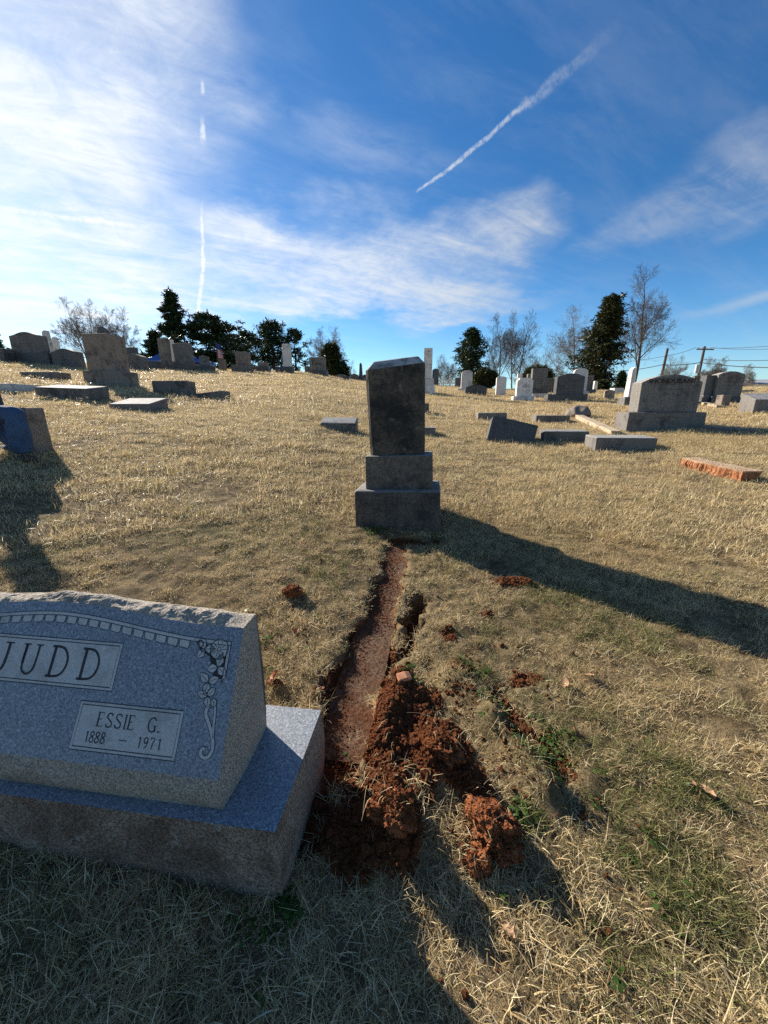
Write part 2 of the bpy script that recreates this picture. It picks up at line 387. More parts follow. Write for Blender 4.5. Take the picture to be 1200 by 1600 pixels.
def frosted():
    m_, t, b, o = newmat('sandblasted_granite'); co, rnd = objco(t)
    n = t.noise(co, 260, 3, .7); n2 = t.noise(co, 14, 5, .65)
    c = t.mix(t.ss(n, .3, .7), (.36, .345, .32), (.56, .54, .50))
    c = t.mix(t.m('MULTIPLY', t.ss(n2, .45, .7), .6), c, (.24, .23, .21))
    t.l.new(c, b.inputs['Base Color']); b.inputs['Roughness'].default_value = .9; bump(t, b, n, .3, .002)
    return m_
M_FROST = frosted()
M_DARKLETTER = flat('worn_lettering', (.030, .028, .026), .9)  # dark letters; on the family monument the colour paints the shadow of the carving
M_INK = flat('carved_line_stain', (.015, .016, .02), .7)

def soil_color(t, pos):
    n = t.noise(pos, 7, 6, .65); n2 = t.noise(pos, 55, 4, .7)
    c = t.mix(t.ss(n, .3, .7), (.145, .050, .021), (.33, .118, .046))
    return t.mix(t.ss(n2, .52, .72), c, (.40, .175, .08)), n2
def ground_mat():
    m_, t, b, o = newmat('winter_turf_ground')
    pos = t.new('ShaderNodeNewGeometry').outputs['Position']
    a = t.new('ShaderNodeAttribute', attribute_name='dirt').outputs['Fac']
    x_, y_, z_ = t.sep(pos); dist = t.m('SQRT', t.m('ADD', t.m('MULTIPLY', x_, x_), t.m('MULTIPLY', y_, y_)))
    n1 = t.noise(pos, .9, 5, .6); n2 = t.noise(pos, 9, 6, .7); n3 = t.noise(pos, 45, 5, .75)
    thatch = t.mix(t.ss(n2, .3, .7), (.075, .054, .028), (.23, .17, .092))
    thatch = t.mix(t.ss(n3, .58, .74), thatch, (.30, .235, .13))
    thatch = t.mix(t.m('MULTIPLY', t.ss(n1, .52, .68), .35), thatch, (.10, .11, .035))
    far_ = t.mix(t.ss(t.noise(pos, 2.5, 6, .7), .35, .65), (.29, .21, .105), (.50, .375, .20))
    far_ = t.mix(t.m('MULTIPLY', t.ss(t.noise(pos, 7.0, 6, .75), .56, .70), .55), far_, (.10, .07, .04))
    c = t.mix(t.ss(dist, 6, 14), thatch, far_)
    sc, sn = soil_color(t, pos)
    c = t.mix(a, c, sc)
    t.l.new(c, b.inputs['Base Color']); b.inputs['Roughness'].default_value = 1.0; b.inputs['Specular IOR Level'].default_value = .1
    bump(t, b, t.m('ADD', t.m('MULTIPLY', n2, .5), t.m('MULTIPLY', n3, .5)), .9, .04)
    return m_
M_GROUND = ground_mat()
def soil_mat():
    m_, t, b, o = newmat('red_clay'); co, rnd = objco(t)
    c, n2 = soil_color(t, co)
    t.l.new(c, b.inputs['Base Color']); b.inputs['Roughness'].default_value = 1; b.inputs['Specular IOR Level'].default_value = .1
    bump(t, b, t.m('ADD', n2, t.noise(co, 24, 5, .7)), .9, .02)
    return m_
M_SOIL = soil_mat()
def leafy(name, cols, trans=.35, green=0.0, var='blade'):
    """thin blades and leaves: colour by blade, by place, and light coming through"""
    m_, t, b, o = newmat(name); t.n.remove(b)
    pos = t.new('ShaderNodeNewGeometry').outputs['Position']
    a = t.new('ShaderNodeAttribute', attribute_name=var).outputs['Fac']
    x_, y_, z_ = t.sep(pos)
    n = t.noise(t.comb(x_, y_, 0), 2.6, 4, .6); n2 = t.noise(t.comb(x_, y_, 3), 11, 4, .65)
    c = t.mix(t.ss(a, 0, .55), cols[0], cols[1]); c = t.mix(t.ss(a, .55, 1), c, cols[2])
    if green:
        dist = t.m('SQRT', t.m('ADD', t.m('MULTIPLY', x_, x_), t.m('MULTIPLY', y_, y_)))
        amt = t.ss(dist, 2.0, 9.0, green, green * .30)
        g = t.m('MULTIPLY', t.ss(t.m('ADD', t.m('MULTIPLY', n, .65), t.m('MULTIPLY', n2, .35)), .49, .62), amt)
        g = t.m('MULTIPLY', g, t.ss(a, .95, .35))
        c = t.mix(g, c, (.15, .175, .050))
        c = t.mix(t.m('MULTIPLY', t.ss(t.noise(t.comb(x_, y_, 7), .55, 3), .45, .70), .22), c, (.32, .215, .09))
        c = t.mix(t.m('MULTIPLY', t.ss(t.noise(t.comb(x_, y_, 5), 3.4, 4, .65), .55, .67), .45), c, (.15, .108, .065))
    d = t.new('ShaderNodeBsdfPrincipled'); t.l.new(c, d.inputs[0]); d.inputs['Roughness'].default_value = .40; d.inputs['Specular IOR Level'].default_value = .10 if green else .08
    tr = t.new('ShaderNodeBsdfTranslucent'); t.l.new(c, tr.inputs[0])
    mxs = t.new('ShaderNodeMixShader'); mxs.inputs[0].default_value = trans
    t.l.new(d.outputs[0], mxs.inputs[1]); t.l.new(tr.outputs[0], mxs.inputs[2]); t.l.new(mxs.outputs[0], o.inputs[0])
    return m_
M_GRASS = leafy('dry_grass', ((.30, .205, .095), (.64, .50, .265), (.86, .74, .48)), .36, .62)
M_WEED = leafy('green_weed', ((.035, .075, .018), (.06, .11, .025), (.10, .15, .04)), .35)
M_NEEDLE = leafy('evergreen_needles', ((.014, .026, .012), (.030, .050, .020), (.055, .075, .028)), .15)
M_NEEDLE2 = leafy('olive_needles', ((.020, .026, .010), (.038, .042, .016), (.065, .065, .024)), .18)
M_BARK = flat('bark', (.120, .108, .098), .95, spec=.2)
M_BARK2 = flat('pale_bark', (.20, .18, .155), .95, spec=.2)

# ------------------------------------------------------------------ ground sheet
def axis(lo, hi, step, ext, grow):
    core = list(np.arange(lo, hi + step / 2, step)); s_ = step; a = core[-1]
    while a < ext: s_ *= grow; a += s_; core.append(a)
    s_ = step; a = core[0]
    while a > -ext: s_ *= grow; a -= s_; core.insert(0, a)
    return np.array(core)
gx = axis(-1.5, 1.9, .015, 900, 1.04); gy = axis(.45, 3.5, .015, 900, 1.04)
GX, GY = np.meshgrid(gx, gy)
rel, dirt = relief(GX.ravel(), GY.ravel())
GZ = terr(GX.ravel(), GY.ravel()) + rel
nx, ny = len(gx), len(gy)
ii = np.arange(nx * ny).reshape(ny, nx)
quads = np.stack([ii[:-1, :-1], ii[:-1, 1:], ii[1:, 1:], ii[1:, :-1]], -1).reshape(-1, 4)
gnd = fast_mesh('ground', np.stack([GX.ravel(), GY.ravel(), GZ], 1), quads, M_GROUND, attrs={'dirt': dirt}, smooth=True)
setprops(gnd, kind='structure')

FOOT = []      # footprints that keep the grass out: x, y, yaw, half width, half depth
def foot(x, y, yaw, hw, hd): FOOT.append((x, y, yaw, hw, hd))

# ------------------------------------------------------------------ stones
def outline(w_, h, top, taper=1.0, n=12):
    """front outline of a stone, x from -w/2 to w/2, z from 0 to h"""
    hw, tw = w_ / 2, w_ / 2 * taper
    pts = [(-hw, 0), (hw, 0)]
    if top == 'flat': pts += [(tw, h), (-tw, h)]
    elif top == 'serp':
        k = .10 * w_ if h > .11 * w_ else .5 * h
        for i in range(n + 1):
            s_ = 1 - 2 * i / n; pts.append((tw * s_, h - k * (1 - math.cos(math.pi * s_) * .5 - .5)))
    elif top == 'arch':
        k = .28 * w_
        for i in range(n + 1):
            s_ = 1 - 2 * i / n; pts.append((tw * s_, h - k + k * math.sqrt(max(0, 1 - s_ * s_))))
    elif top == 'curve':
        k = .13 * w_
        for i in range(n + 1):
            s_ = 1 - 2 * i / n; pts.append((tw * s_, h - k * s_ * s_))
    elif top == 'shoulder':
        pts += [(tw, h * .86), (tw * .80, h * .88), (tw * .72, h)] + [(-tw * .72, h), (-tw * .80, h * .88), (-tw, h * .86)]
    elif top == 'twin':
        for c in (.5, -.5):
            for i in range(7):
                s_ = 1 - 2 * i / 6; pts.append((tw * (c + .5 * s_), h - .12 * w_ + .12 * w_ * math.sqrt(max(0, 1 - s_ * s_))))
    elif top == 'gable': pts += [(tw, h * .9), (0, h), (-tw, h * .9)]
    return pts
def slab_bm(pts, dep, bev=.012, chip=0.0, seed=0, ytaper=1.0, y0=0.0):
    bm = bmesh.new(); hz = max(p[1] for p in pts)
    def yy(z, s_): return y0 + s_ * dep / 2 * (1 + (ytaper - 1) * z / hz)
    f = [bm.verts.new((x, yy(z, -1), z)) for x, z in pts]; b = [bm.verts.new((x, yy(z, 1), z)) for x, z in pts]
    n = len(pts); bm.faces.new(f); bm.faces.new(b[::-1])
    for i in range(n): j = (i + 1) % n; bm.faces.new((f[i], b[i], b[j], f[j]))
    bmesh.ops.recalc_face_normals(bm, faces=bm.faces[:])
    if bev: bmesh.ops.bevel(bm, geom=[e for e in bm.edges if e.calc_face_angle(0) > .5], offset=bev, segments=2, affect='EDGES', profile=.6)
    if chip:
        rg = random.Random(seed)
        for v in bm.verts: v.co += Vector((rg.uniform(-1, 1), rg.uniform(-1, 1), rg.uniform(-1, 1) if v.co.z > .02 else 0)) * chip
    return bm
SEED = [0]
def text_mesh(txt, width, height, depth):
    cu = bpy.data.curves.new('lettering', 'FONT'); cu.body = txt; cu.size = 1; cu.extrude = .02; cu.align_x = 'CENTER'
    o = bpy.data.objects.new('lettering', cu); dg = bpy.context.evaluated_depsgraph_get()
    COL.objects.link(o); dg.update(); me = bpy.data.meshes.new_from_object(o.evaluated_get(dg)); bpy.data.objects.remove(o)
    co = np.zeros(len(me.vertices) * 3); me.vertices.foreach_get('co', co); co = co.reshape(-1, 3)
    mn, mxx = co.min(0), co.max(0)
    co[:, 0] = (co[:, 0] - (mn[0] + mxx[0]) / 2) / (mxx[0] - mn[0]) * width
    co[:, 1] = (co[:, 1] - mn[1]) / (mxx[1] - mn[1]) * height
    z = co[:, 2] / .02 * depth
    co = np.stack([co[:, 0], z, co[:, 1]], 1)     # onto the xz plane
    me.vertices.foreach_set('co', co.ravel()); me.update()
    return me
def gravestone(label, x0, x1, yt, yb, top='flat', dep=.18, mat=None, r=None, base=None, base2=None, yaw=-6, lean=(0, 0), taper=1.0, name='gravestone',
               cat='gravestone', group='gravestones on the hill', bmat=None, sink=.08, bev=.012, text=None, chip=.003, ytaper=1.0):
    """x0..x1 the front's columns in the photograph, yt its top row, yb its bottom row (or r, its distance); base = (x0, x1, top row)"""
    SEED[0] += 1
    b = base or None
    xc = (b[0] + b[1]) / 2 if b else (x0 + x1) / 2
    p = out(xc, r) if r else hit(xc, yb)
    if not r: r = math.hypot(p[0], p[1])
    s_ = per_px(p); w_ = (x1 - x0) * s_
    yw = R(yaw)
    bd = dep + (.16 if b else 0)
    back = np.array([-math.sin(yw), math.cos(yw)])
    c = p[:2] + back * bd / 2
    zc = float(terr(*c)); z0 = min(zc, p[2])
    root = empty(name, (c[0], c[1], z0), (R(lean[0]), R(lean[1]), yw), label, cat, group)
    zb = 0.0
    if b:
        zb = max(.05, z_at(xc, b[2], r) - z0)
        bw = (b[1] - b[0]) * s_
        bobj('base', slab_bm(outline(bw, zb + sink, 'flat', .985), bd, .015, chip, SEED[0]), bmat or mat, root).location = (0, 0, -sink)
        foot(c[0], c[1], yw, bw / 2, bd / 2)
        if base2:
            z2 = z_at(xc, base2[2], r) - z0; w2 = (base2[1] - base2[0]) * s_
            o = bobj('plinth', slab_bm(outline(w2, z2 - zb, 'flat', .98), dep + .08, .012, chip, SEED[0] + 9), mat, root); o.location = (0, 0, zb - .002); zb = z2
    else: foot(c[0], c[1], yw, w_ / 2, dep / 2)
    h = max(.04, z_at((x0 + x1) / 2, yt, r) - z0 - zb)
    off = ((x0 + x1) / 2 - xc) * s_
    lo = 0 if b else sink
    o = bobj('die', slab_bm(outline(w_, h + lo, top, taper), dep, min(bev, w_ * .06), chip, SEED[0] + 5, ytaper), mat, root); o.location = (off, 0, zb - lo - .001)
    if text:
        txt, tw, th, tz, tm = text
        me = text_mesh(txt, w_ * tw, h * th, .006); me.materials.clear(); me.materials.append(tm)
        t_ = bpy.data.objects.new('lettering', me); COL.objects.link(t_); t_.parent = root
        t_['kind'] = 'stuff'; t_.location = (off, -dep / 2 * (1 + (ytaper - 1) * tz) - .003, zb + h * tz)
    return root
def flat_marker(label, x0, x1, yt, yb, dep=.35, mat=None, r=None, yaw=-6, tilt=(0, 0), hgt=None, name='grave_marker', group='low grave markers in the grass', slope=0.0, cat='grave marker', lift=0.0):
    """a low block; slope makes the top fall towards the viewer"""
    SEED[0] += 1
    xc = (x0 + x1) / 2; p = out(xc, r) if r else hit(xc, yb); r = r or math.hypot(p[0], p[1]); s_ = per_px(p); w_ = (x1 - x0) * s_
    yw = R(yaw); back = np.array([-math.sin(yw), math.cos(yw)]); c = p[:2] + back * dep / 2
    h = hgt or max(.05, z_at(xc, yt, r) - p[2])
    root = empty(name, (c[0], c[1], p[2] + lift), (R(tilt[0]), R(tilt[1]), yw), label, cat, group)
    bm = bmesh.new(); hw, hd = w_ / 2, dep / 2; z0 = -.12
    co = [(-hw, -hd, z0), (hw, -hd, z0), (hw, hd, z0), (-hw, hd, z0), (-hw, -hd, h), (hw, -hd, h), (hw, hd, h + slope), (-hw, hd, h + slope)]
    vs_ = [bm.verts.new(q_) for q_ in co]
    for f in ((0, 1, 2, 3), (4, 7, 6, 5), (0, 4, 5, 1), (1, 5, 6, 2), (2, 6, 7, 3), (3, 7, 4, 0)): bm.faces.new([vs_[i] for i in f])
    bmesh.ops.recalc_face_normals(bm, faces=bm.faces[:])
    bmesh.ops.bevel(bm, geom=bm.edges[:], offset=.014, segments=2, affect='EDGES', profile=.6)
    rg = random.Random(SEED[0])
    for v in bm.verts: v.co += Vector((rg.uniform(-1, 1), rg.uniform(-1, 1), rg.uniform(-1, 1))) * .004
    bobj('block', bm, mat, root); foot(c[0], c[1], yw, hw, hd)
    return root

# ---- the central leaning monument
def central_monument():
    p = hit(621, 828); r = math.hypot(p[0], p[1]); yw = R(-7)
    back = np.array([-math.sin(yw), math.cos(yw)]); c = p[:2] + back * .27
    s_ = per_px(p); z0 = p[2]
    root = empty('stepped_monument', (c[0], c[1], z0), (R(-1.0), R(-1.6), yw), 'tall leaning blackened stone monument on two stepped bases beside the dug trench', 'monument', None)
    bw, bd = 134 * s_, .56
    zb = z_at(620, 768, r) - z0
    bm = slab_bm(outline(bw, zb + .03, 'flat', .985), bd, .022, 0.0, 3, .97)
    bmesh.ops.subdivide_edges(bm, edges=[e for e in bm.edges if e.calc_length() > .1], cuts=5, use_grid_fill=True)
    for v in bm.verts:
        q_ = v.co * 6; k = float(fbm(q_.x + q_.z * 2, q_.y * 1.3 + q_.z, 5, 3)); v.co += v.co.normalized() * k * .012
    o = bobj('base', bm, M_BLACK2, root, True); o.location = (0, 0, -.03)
    r2 = r + .09; z2 = z_at(620, 712, r2) - z0; w2 = 102 * s_ * r2 / r
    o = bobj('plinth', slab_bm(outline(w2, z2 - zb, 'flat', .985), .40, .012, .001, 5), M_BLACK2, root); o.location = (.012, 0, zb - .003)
    r3 = r + .15; z3 = z_at(613, 558, r3) - z0; w3 = 80 * s_ * r3 / r; t3 = 84 * s_ * r3 / r
    bm = bmesh.new(); hd = .15; h = z3 - z2
    def ring(z, hw, hd_, ch, tl=0.0):
        return [bm.verts.new((x, y, z + tl * x)) for x, y in ((-hw + ch, -hd_), (hw - ch, -hd_), (hw, -hd_ + ch), (hw, hd_ - ch), (hw - ch, hd_), (-hw + ch, hd_), (-hw, hd_ - ch), (-hw, -hd_ + ch))]
    rings = []
    for k in range(9):
        u = k / 8; rings.append(ring(u * (h - .065), w3 / 2 + (t3 - w3) / 2 * u, hd, .022, .07 * u))
    rings.append(ring(h - .008, t3 / 2 - .05, hd - .055, .016, .07)); rings.append(ring(h, t3 / 2 - .065, hd - .07, .012, .07))
    bm.faces.new(rings[0][::-1]); bm.faces.new(rings[-1])
    for a, b in zip(rings[:-1], rings[1:]):
        for i in range(8): bm.faces.new((a[i], a[(i + 1) % 8], b[(i + 1) % 8], b[i]))
    bmesh.ops.bevel(bm, geom=[e for e in bm.edges if e.calc_face_angle(0) > .3], offset=.006, segments=2, affect='EDGES')
    rg = random.Random(4)
    for v in bm.verts: v.co += Vector((rg.uniform(-1, 1), rg.uniform(-1, 1), rg.uniform(-1, 1))) * .0018
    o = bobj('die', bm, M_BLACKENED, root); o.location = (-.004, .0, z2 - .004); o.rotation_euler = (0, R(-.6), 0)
    foot(c[0], c[1], yw, bw / 2 - .02, bd / 2 - .02)
central_monument()

# ---- the near slant stone with its inscription
def judd_stone():
    yw = R(-7.2); A = np.array([-.268, .710]); ex = np.array([math.cos(yw), math.sin(yw)]); ey = np.array([-math.sin(yw), math.cos(yw)])
    H = .293; W, WB, DB = 1.15, 1.466, .40
    # local frame: origin at the right front top corner of the base, x to the left is negative
    root = empty('slant_gravestone', (A[0], A[1], H), (0, 0, yw), 'wide blue grey granite slant headstone on a broad base, close by the dug soil', 'gravestone', None)
    BOT = -H + .0
    def rough_grid(fn, nu, nv, amp, sc, seed, edge_keep=()):
        V = []
        for j in range(nv + 1):
            for i in range(nu + 1):
                p, nrm = fn(i / nu, j / nv); p = Vector(p)
                k = float(fbm(p.x * sc + seed + p.z * sc * .7, p.y * sc + p.z * sc * .9, seed, 5)) * 2
                kk = float(fbm(p.x * sc * 4 + p.z * sc * 3, p.y * sc * 4 + p.z * 3 * sc, seed + 50, 3))
                m_ = 1.0
                if 'u0' in edge_keep: m_ *= min(1, i / nu * 12)
                if 'u1' in edge_keep: m_ *= min(1, (1 - i / nu) * 12)
                if 'v0' in edge_keep: m_ *= min(1, j / nv * 5)
                if 'v1' in edge_keep: m_ *= min(1, (1 - j / nv) * 5)
                V.append(p + Vector(nrm) * (amp * (k + .55 * kk) * m_))
        Fq = [(j * (nu + 1) + i, j * (nu + 1) + i + 1, (j + 1) * (nu + 1) + i + 1, (j + 1) * (nu + 1) + i) for j in range(nv) for i in range(nu)]
        return V, Fq
    def join(parts):
        V, Fs, mi = [], [], []
        for v, f, m_ in parts:
            o = len(V); V += list(v); Fs += [tuple(i + o for i in q_) for q_ in f]; mi += [m_] * len(f)
        return V, Fs, mi
    # base: smooth top, rock pitched sides that swell outwards
    parts = []
    bulge = .006
    sw = lambda v: bulge * math.sin(math.pi * min(1, v * 1.15)) if v < .87 else bulge * .35
    parts.append(rough_grid(lambda u, v: ((-WB - sw(v) + (WB + 2 * sw(v)) * u, -sw(v), BOT * v), (0, -1, 0)), 110, 22, .013, 7, 3, ('v0', 'u0', 'u1')) + (1,))
    parts.append(rough_grid(lambda u, v: ((sw(v), -sw(v) + (DB + 2 * sw(v)) * u, BOT * v), (1, 0, 0)), 34, 22, .010, 7, 5, ('v0', 'u0', 'u1')) + (1,))
    parts.append(rough_grid(lambda u, v: ((-WB - sw(v), DB + sw(v) - (DB + 2 * sw(v)) * u, BOT * v), (-1, 0, 0)), 14, 10, .012, 7, 6, ('v0', 'u0', 'u1')) + (1,))
    parts.append(rough_grid(lambda u, v: ((sw(v) - (WB + 2 * sw(v)) * u, DB + sw(v), BOT * v), (0, 1, 0)), 50, 8, .012, 7, 7, ('v0', 'u0', 'u1')) + (1,))
    parts.append(rough_grid(lambda u, v: ((-WB + WB * u, DB * (1 - v), 0), (0, 0, 1)), 60, 16, .0, 7, 7) + (0,))
    V, Fs, mi = join(parts)
    mobj('base', V, Fs, None, root, False, [M_POLISH, M_ROUGHBASE], mi)
    # die
    X1, X0 = -.158, -.158 - W; yf0, zf0 = .036, .096; vy, vz = .5296, .8482
    def arch(u):            # length of the slanted face at u (0 at the right edge, negative leftwards)
        s_ = (u + W / 2) / (W / 2); return .372 + .037 * (.5 + .5 * math.cos(math.pi * min(1, abs(s_) / .88)))
    def top_front(x): L = arch(x - X1); return Vector((x, yf0 + vy * L, zf0 + vz * L))
    parts = []
    YB = .300; ZT = .030
    nu = 90
    parts.append(rough_grid(lambda u, v: ((X0 + W * u, yf0 - .010 * math.sin(math.pi * v), zf0 * (1 - v)), (0, -1, 0)), nu, 12, .009, 9, 11, ('v0', 'v1', 'u0', 'u1')) + (1,))
    fV, fF = [], []
    for i in range(nu + 1):
        x = X0 + W * i / nu; fV += [Vector((x, yf0, zf0)), top_front(x)]
    fF = [(2 * i, 2 * i + 2, 2 * i + 3, 2 * i + 1) for i in range(nu)]
    parts.append((fV, fF, 0))
    def topf(u, v):
        x = X0 + W * u; a = top_front(x)
        return ((x, a.y + (YB + .01 - a.y) * v, a.z + .018 * math.sin(math.pi * v) * min(1, u * 14, (1 - u) * 14)), (0, -.25, 1))
    parts.append(rough_grid(topf, 130, 14, .017, 13, 13, ('v0', 'v1', 'u0', 'u1')) + (1,))
    def backf(u, v):
        x = X0 + W * (1 - u); a = top_front(x); return ((x, YB + .01 + .015 * math.sin(math.pi * v), a.z * (1 - v)), (0, 1, 0))
    parts.append(rough_grid(backf, 40, 14, .012, 8, 15, ('v0', 'u0', 'u1')) + (1,))
    def sidef(sgn):
        x = X1 if sgn > 0 else X0
        tf = top_front(x)
        def fn(u, v):
            z = tf.z * v
            yf = yf0 - .010 * math.sin(math.pi * (1 - z / zf0)) if z <= zf0 else yf0 + (z - zf0) * vy / vz
            y = yf + (YB + .01 - yf) * u
            b_ = .022 * math.sin(math.pi * u) * math.sin(math.pi * min(1, v * .9 + .1))
            return ((x + sgn * b_, y, z), (sgn, 0, 0))
        return fn
    parts.append(rough_grid(sidef(1), 24, 44, .011, 9, 17, ('u0', 'u1', 'v0', 'v1')) + (1,))
    parts.append(rough_grid(sidef(-1), 10, 20, .011, 9, 18, ('u0', 'u1', 'v0', 'v1')) + (1,))
    V, Fs, mi = join(parts)
    mobj('die', V, Fs, None, root, False, [M_POLISH, M_ROUGHROCK], mi)
    foot(*(A + ex * (-WB / 2) + ey * DB / 2), yw, WB / 2 - .005, DB / 2 - .005)
    # carving on the slanted face, in face coordinates (u to the right, v up the slope)
    nrm = Vector((0, -vz, vy))
    def P3(u, v, h): return Vector((X1 + u, yf0 + vy * v, zf0 + vz * v)) + nrm * h
    class Carve:
        def __init__(s): s.V = []; s.F = []; s.mi = []
        def poly(s, pts, h, m_=0):
            k = len(s.V); s.V += [P3(u, v, h) for u, v in pts]; s.F.append(tuple(range(k, k + len(pts)))); s.mi.append(m_)
        def stroke(s, pts, wd, h, m_=1, closed=False):
            n = len(pts); pts = [np.array(q_, float) for q_ in pts]
            wds = wd if isinstance(wd, (list, tuple)) else [wd] * n
            L, Rr = [], []
            for i in range(n):
                if closed: a, b = pts[i - 1], pts[(i + 1) % n]
                else: a, b = pts[max(i - 1, 0)], pts[min(i + 1, n - 1)]
                t_ = b - a; t_ = t_ / (np.linalg.norm(t_) + 1e-9); pr = np.array([-t_[1], t_[0]]) * wds[i] / 2
                L.append(pts[i] + pr); Rr.append(pts[i] - pr)
            for i in range(n if closed else n - 1):
                j = (i + 1) % n; s.poly([Rr[i], Rr[j], L[j], L[i]], h, m_)
        def make(s, name, parent, mats): return mobj(name, s.V, s.F, None, parent, False, mats, s.mi)
    MM = [M_FROST, M_INK]
    def rectp(u0, v0, u1, v1): return [(u0, v0), (u1, v0), (u1, v1), (u0, v1)]
    def panel(u0, v0, u1, v1):
        c = Carve(); c.poly(rectp(u0, v0, u1, v1), .0006)
        c.stroke(rectp(u0, v0, u1, v1), .0022, .0011, 1, True)
        e = .0085; c.stroke(rectp(u0 + e, v0 + e, u1 - e, v1 - e), .0024, .0011, 1, True)
        return c.make('name_panel', root, MM)
    def smooth_path(pts, n=7):
        pts = [np.array(p_, float) for p_ in pts]; o = []
        P_ = [2 * pts[0] - pts[1]] + pts + [2 * pts[-1] - pts[-2]]
        for i in range(1, len(P_) - 2):
            a, b, c, d = P_[i - 1:i + 3]
            for k in range(n):
                t_ = k / n; o.append(.5 * ((2 * b) + (c - a) * t_ + (2 * a - 5 * b + 4 * c - d) * t_ ** 2 + (3 * b - a - 3 * c + d) * t_ ** 3))
        o.append(pts[-1]); return o
    TK, TN = 1.0, .42
    GL = {   # strokes: (points, weight, curved); thick stems, thin arms, small serifs
        'J': ([([(.42, 1), (.42, .45), (.38, .16), (.24, .02), (.02, -.02), (-.10, .06)], TK, 1), ([(.24, 1), (.60, 1)], TN, 0)], .62),
        'U': ([([(.08, 1), (.08, .40), (.14, .12), (.34, 0), (.54, .12), (.60, .40), (.60, 1)], .75, 1), ([(.08, 1), (.08, .36)], TK, 0), ([(-.06, 1), (.24, 1)], TN, 0), ([(.46, 1), (.74, 1)], TN, 0)], .74),
        'D': ([([(.10, 0), (.10, 1)], TK, 0), ([(-.04, 1), (.25, 1), (.48, .93), (.64, .72), (.69, .46), (.62, .20), (.45, .04), (.22, 0), (-.04, 0)], .75, 1)], .72),
        'E': ([([(.10, 0), (.10, 1)], TK, 0), ([(-.02, 1), (.50, 1), (.50, .86)], TN, 0), ([(.10, .52), (.38, .52)], TN, 0), ([(-.02, 0), (.52, 0), (.52, .15)], TN, 0)], .56),
        'S': ([([(.46, .80), (.42, .95), (.24, 1), (.06, .92), (.04, .70), (.24, .52), (.46, .34), (.46, .10), (.26, 0), (.06, .06), (.01, .22)], .8, 1)], .52),
        'I': ([([(.10, 0), (.10, 1)], TK, 0), ([(0, 1), (.20, 1)], TN, 0), ([(0, 0), (.20, 0)], TN, 0)], .22),
        'G': ([([(.60, .80), (.52, .95), (.34, 1), (.12, .86), (.02, .50), (.12, .14), (.34, 0), (.56, .08), (.60, .20)], .8, 1), ([(.60, .0), (.60, .42)], TK, 0), ([(.46, .42), (.70, .42)], TN, 0)], .72),
        '.': ([([(.02, 0), (.02, .10)], 1.6, 0)], .10),
        '1': ([([(-.02, .84), (.10, 1), (.10, 0)], .9, 0)], .20),
        '8': ([([(.22, .54), (.06, .68), (.06, .88), (.22, 1), (.38, .88), (.38, .68), (.22, .54), (.04, .38), (.02, .14), (.22, 0), (.42, .14), (.40, .38), (.22, .54)], .75, 1)], .44),
        '9': ([([(.38, .66), (.22, .46), (.05, .58), (.04, .86), (.20, 1), (.38, .86), (.40, .56), (.32, .22), (.12, 0)], .75, 1)], .44),
        '7': ([([(.0, .86), (.02, 1), (.42, 1), (.26, .5), (.18, 0)], .8, 0)], .42),
        '-': ([([(0, .48), (.95, .48)], .6, 0)], .98),
    }
    def write(parent, txt, us, v0, h, wt):
        for ch, u in zip(txt, us):
            c = Carve()
            for pts, k, cv in GL[ch][0]:
                pp = [(u + a * h, v0 + b * h) for a, b in pts]
                if cv: pp = smooth_path(pp)
                c.stroke(pp, wt * k, .0013, 0)
            c.make('letter' if ch.isalpha() else ('numeral' if ch.isdigit() else 'punctuation_mark'), parent, [M_INK])
    pj = panel(-.795, .179, -.353, .306)
    write(pj, 'JUDD', (-.747, -.662, -.568, -.468), .203, .080, .0085)
    pe = panel(-.437, .030, -.128, .149)
    write(pe, 'ESSIEG.', (-.374, -.346, -.319, -.293, -.282, -.222, -.190), .091, .034, .0040)
    write(pe, '1888-1971', (-.394, -.383, -.367, -.350, -.298, -.238, -.224, -.205, -.181), .051, .026, .0034)
    panel(-1.022, .030, -.713, .149)
    # arched border of small voussoirs along the top
    c = Carve()
    def bandv(u): return arch(u) - .028 - .012 * abs((u + W / 2) / (W / 2))
    us = np.linspace(-.028, -W + .028, 90)
    for a, b in zip(us[:-1], us[1:]):
        c.poly([(b, bandv(b) - .010), (a, bandv(a) - .010), (a, bandv(a)), (b, bandv(b))], .0006, 0)
    for off in (0, -.010): c.stroke([(u, bandv(u) + off) for u in us], .0018, .0011, 1)
    u = -.150
    while u > -W + .16:
        a, b = u, u - .0345; va, vb = bandv(a) - .0115, bandv(b) - .0115; hgt = .0195
        pts = [(a - .001, va), (a - .001, va - hgt * .65), (a - .004, va - hgt), (b + .005, vb - hgt), (b + .002, vb - hgt * .65), (b + .002, vb)]
        c.poly(pts[::-1], .0006, 0); c.stroke(pts, .0016, .0011, 1); u -= .0370
    c.make('carved_border', root, MM)
    for sgn in (1, -1):
        c = Carve()
        mir = (lambda u: u) if sgn > 0 else (lambda u: -W - u)
        MP = lambda pts: [(mir(a), b) for a, b in pts]
        def fill(pts, h=.0008):
            pts = MP(pts); c.poly(pts if sgn > 0 else pts[::-1], h, 0)
        def line(pts, wd=.0018, h=.0014, closed=False): c.stroke(MP(pts), wd, h, 1, closed)
        # dark ground behind the flowers, the frame's corner upright
        def dark(pts):
            pts = MP(pts); c.poly(pts if sgn > 0 else pts[::-1], .0004, 1)
        dark([(-.125, .322), (-.036, .318), (-.036, .235), (-.062, .235), (-.085, .290), (-.118, .305)])
        fill([(-.036, .235), (-.028, .240), (-.028, bandv(-.028)), (-.036, bandv(-.036) - .01)], .0007)
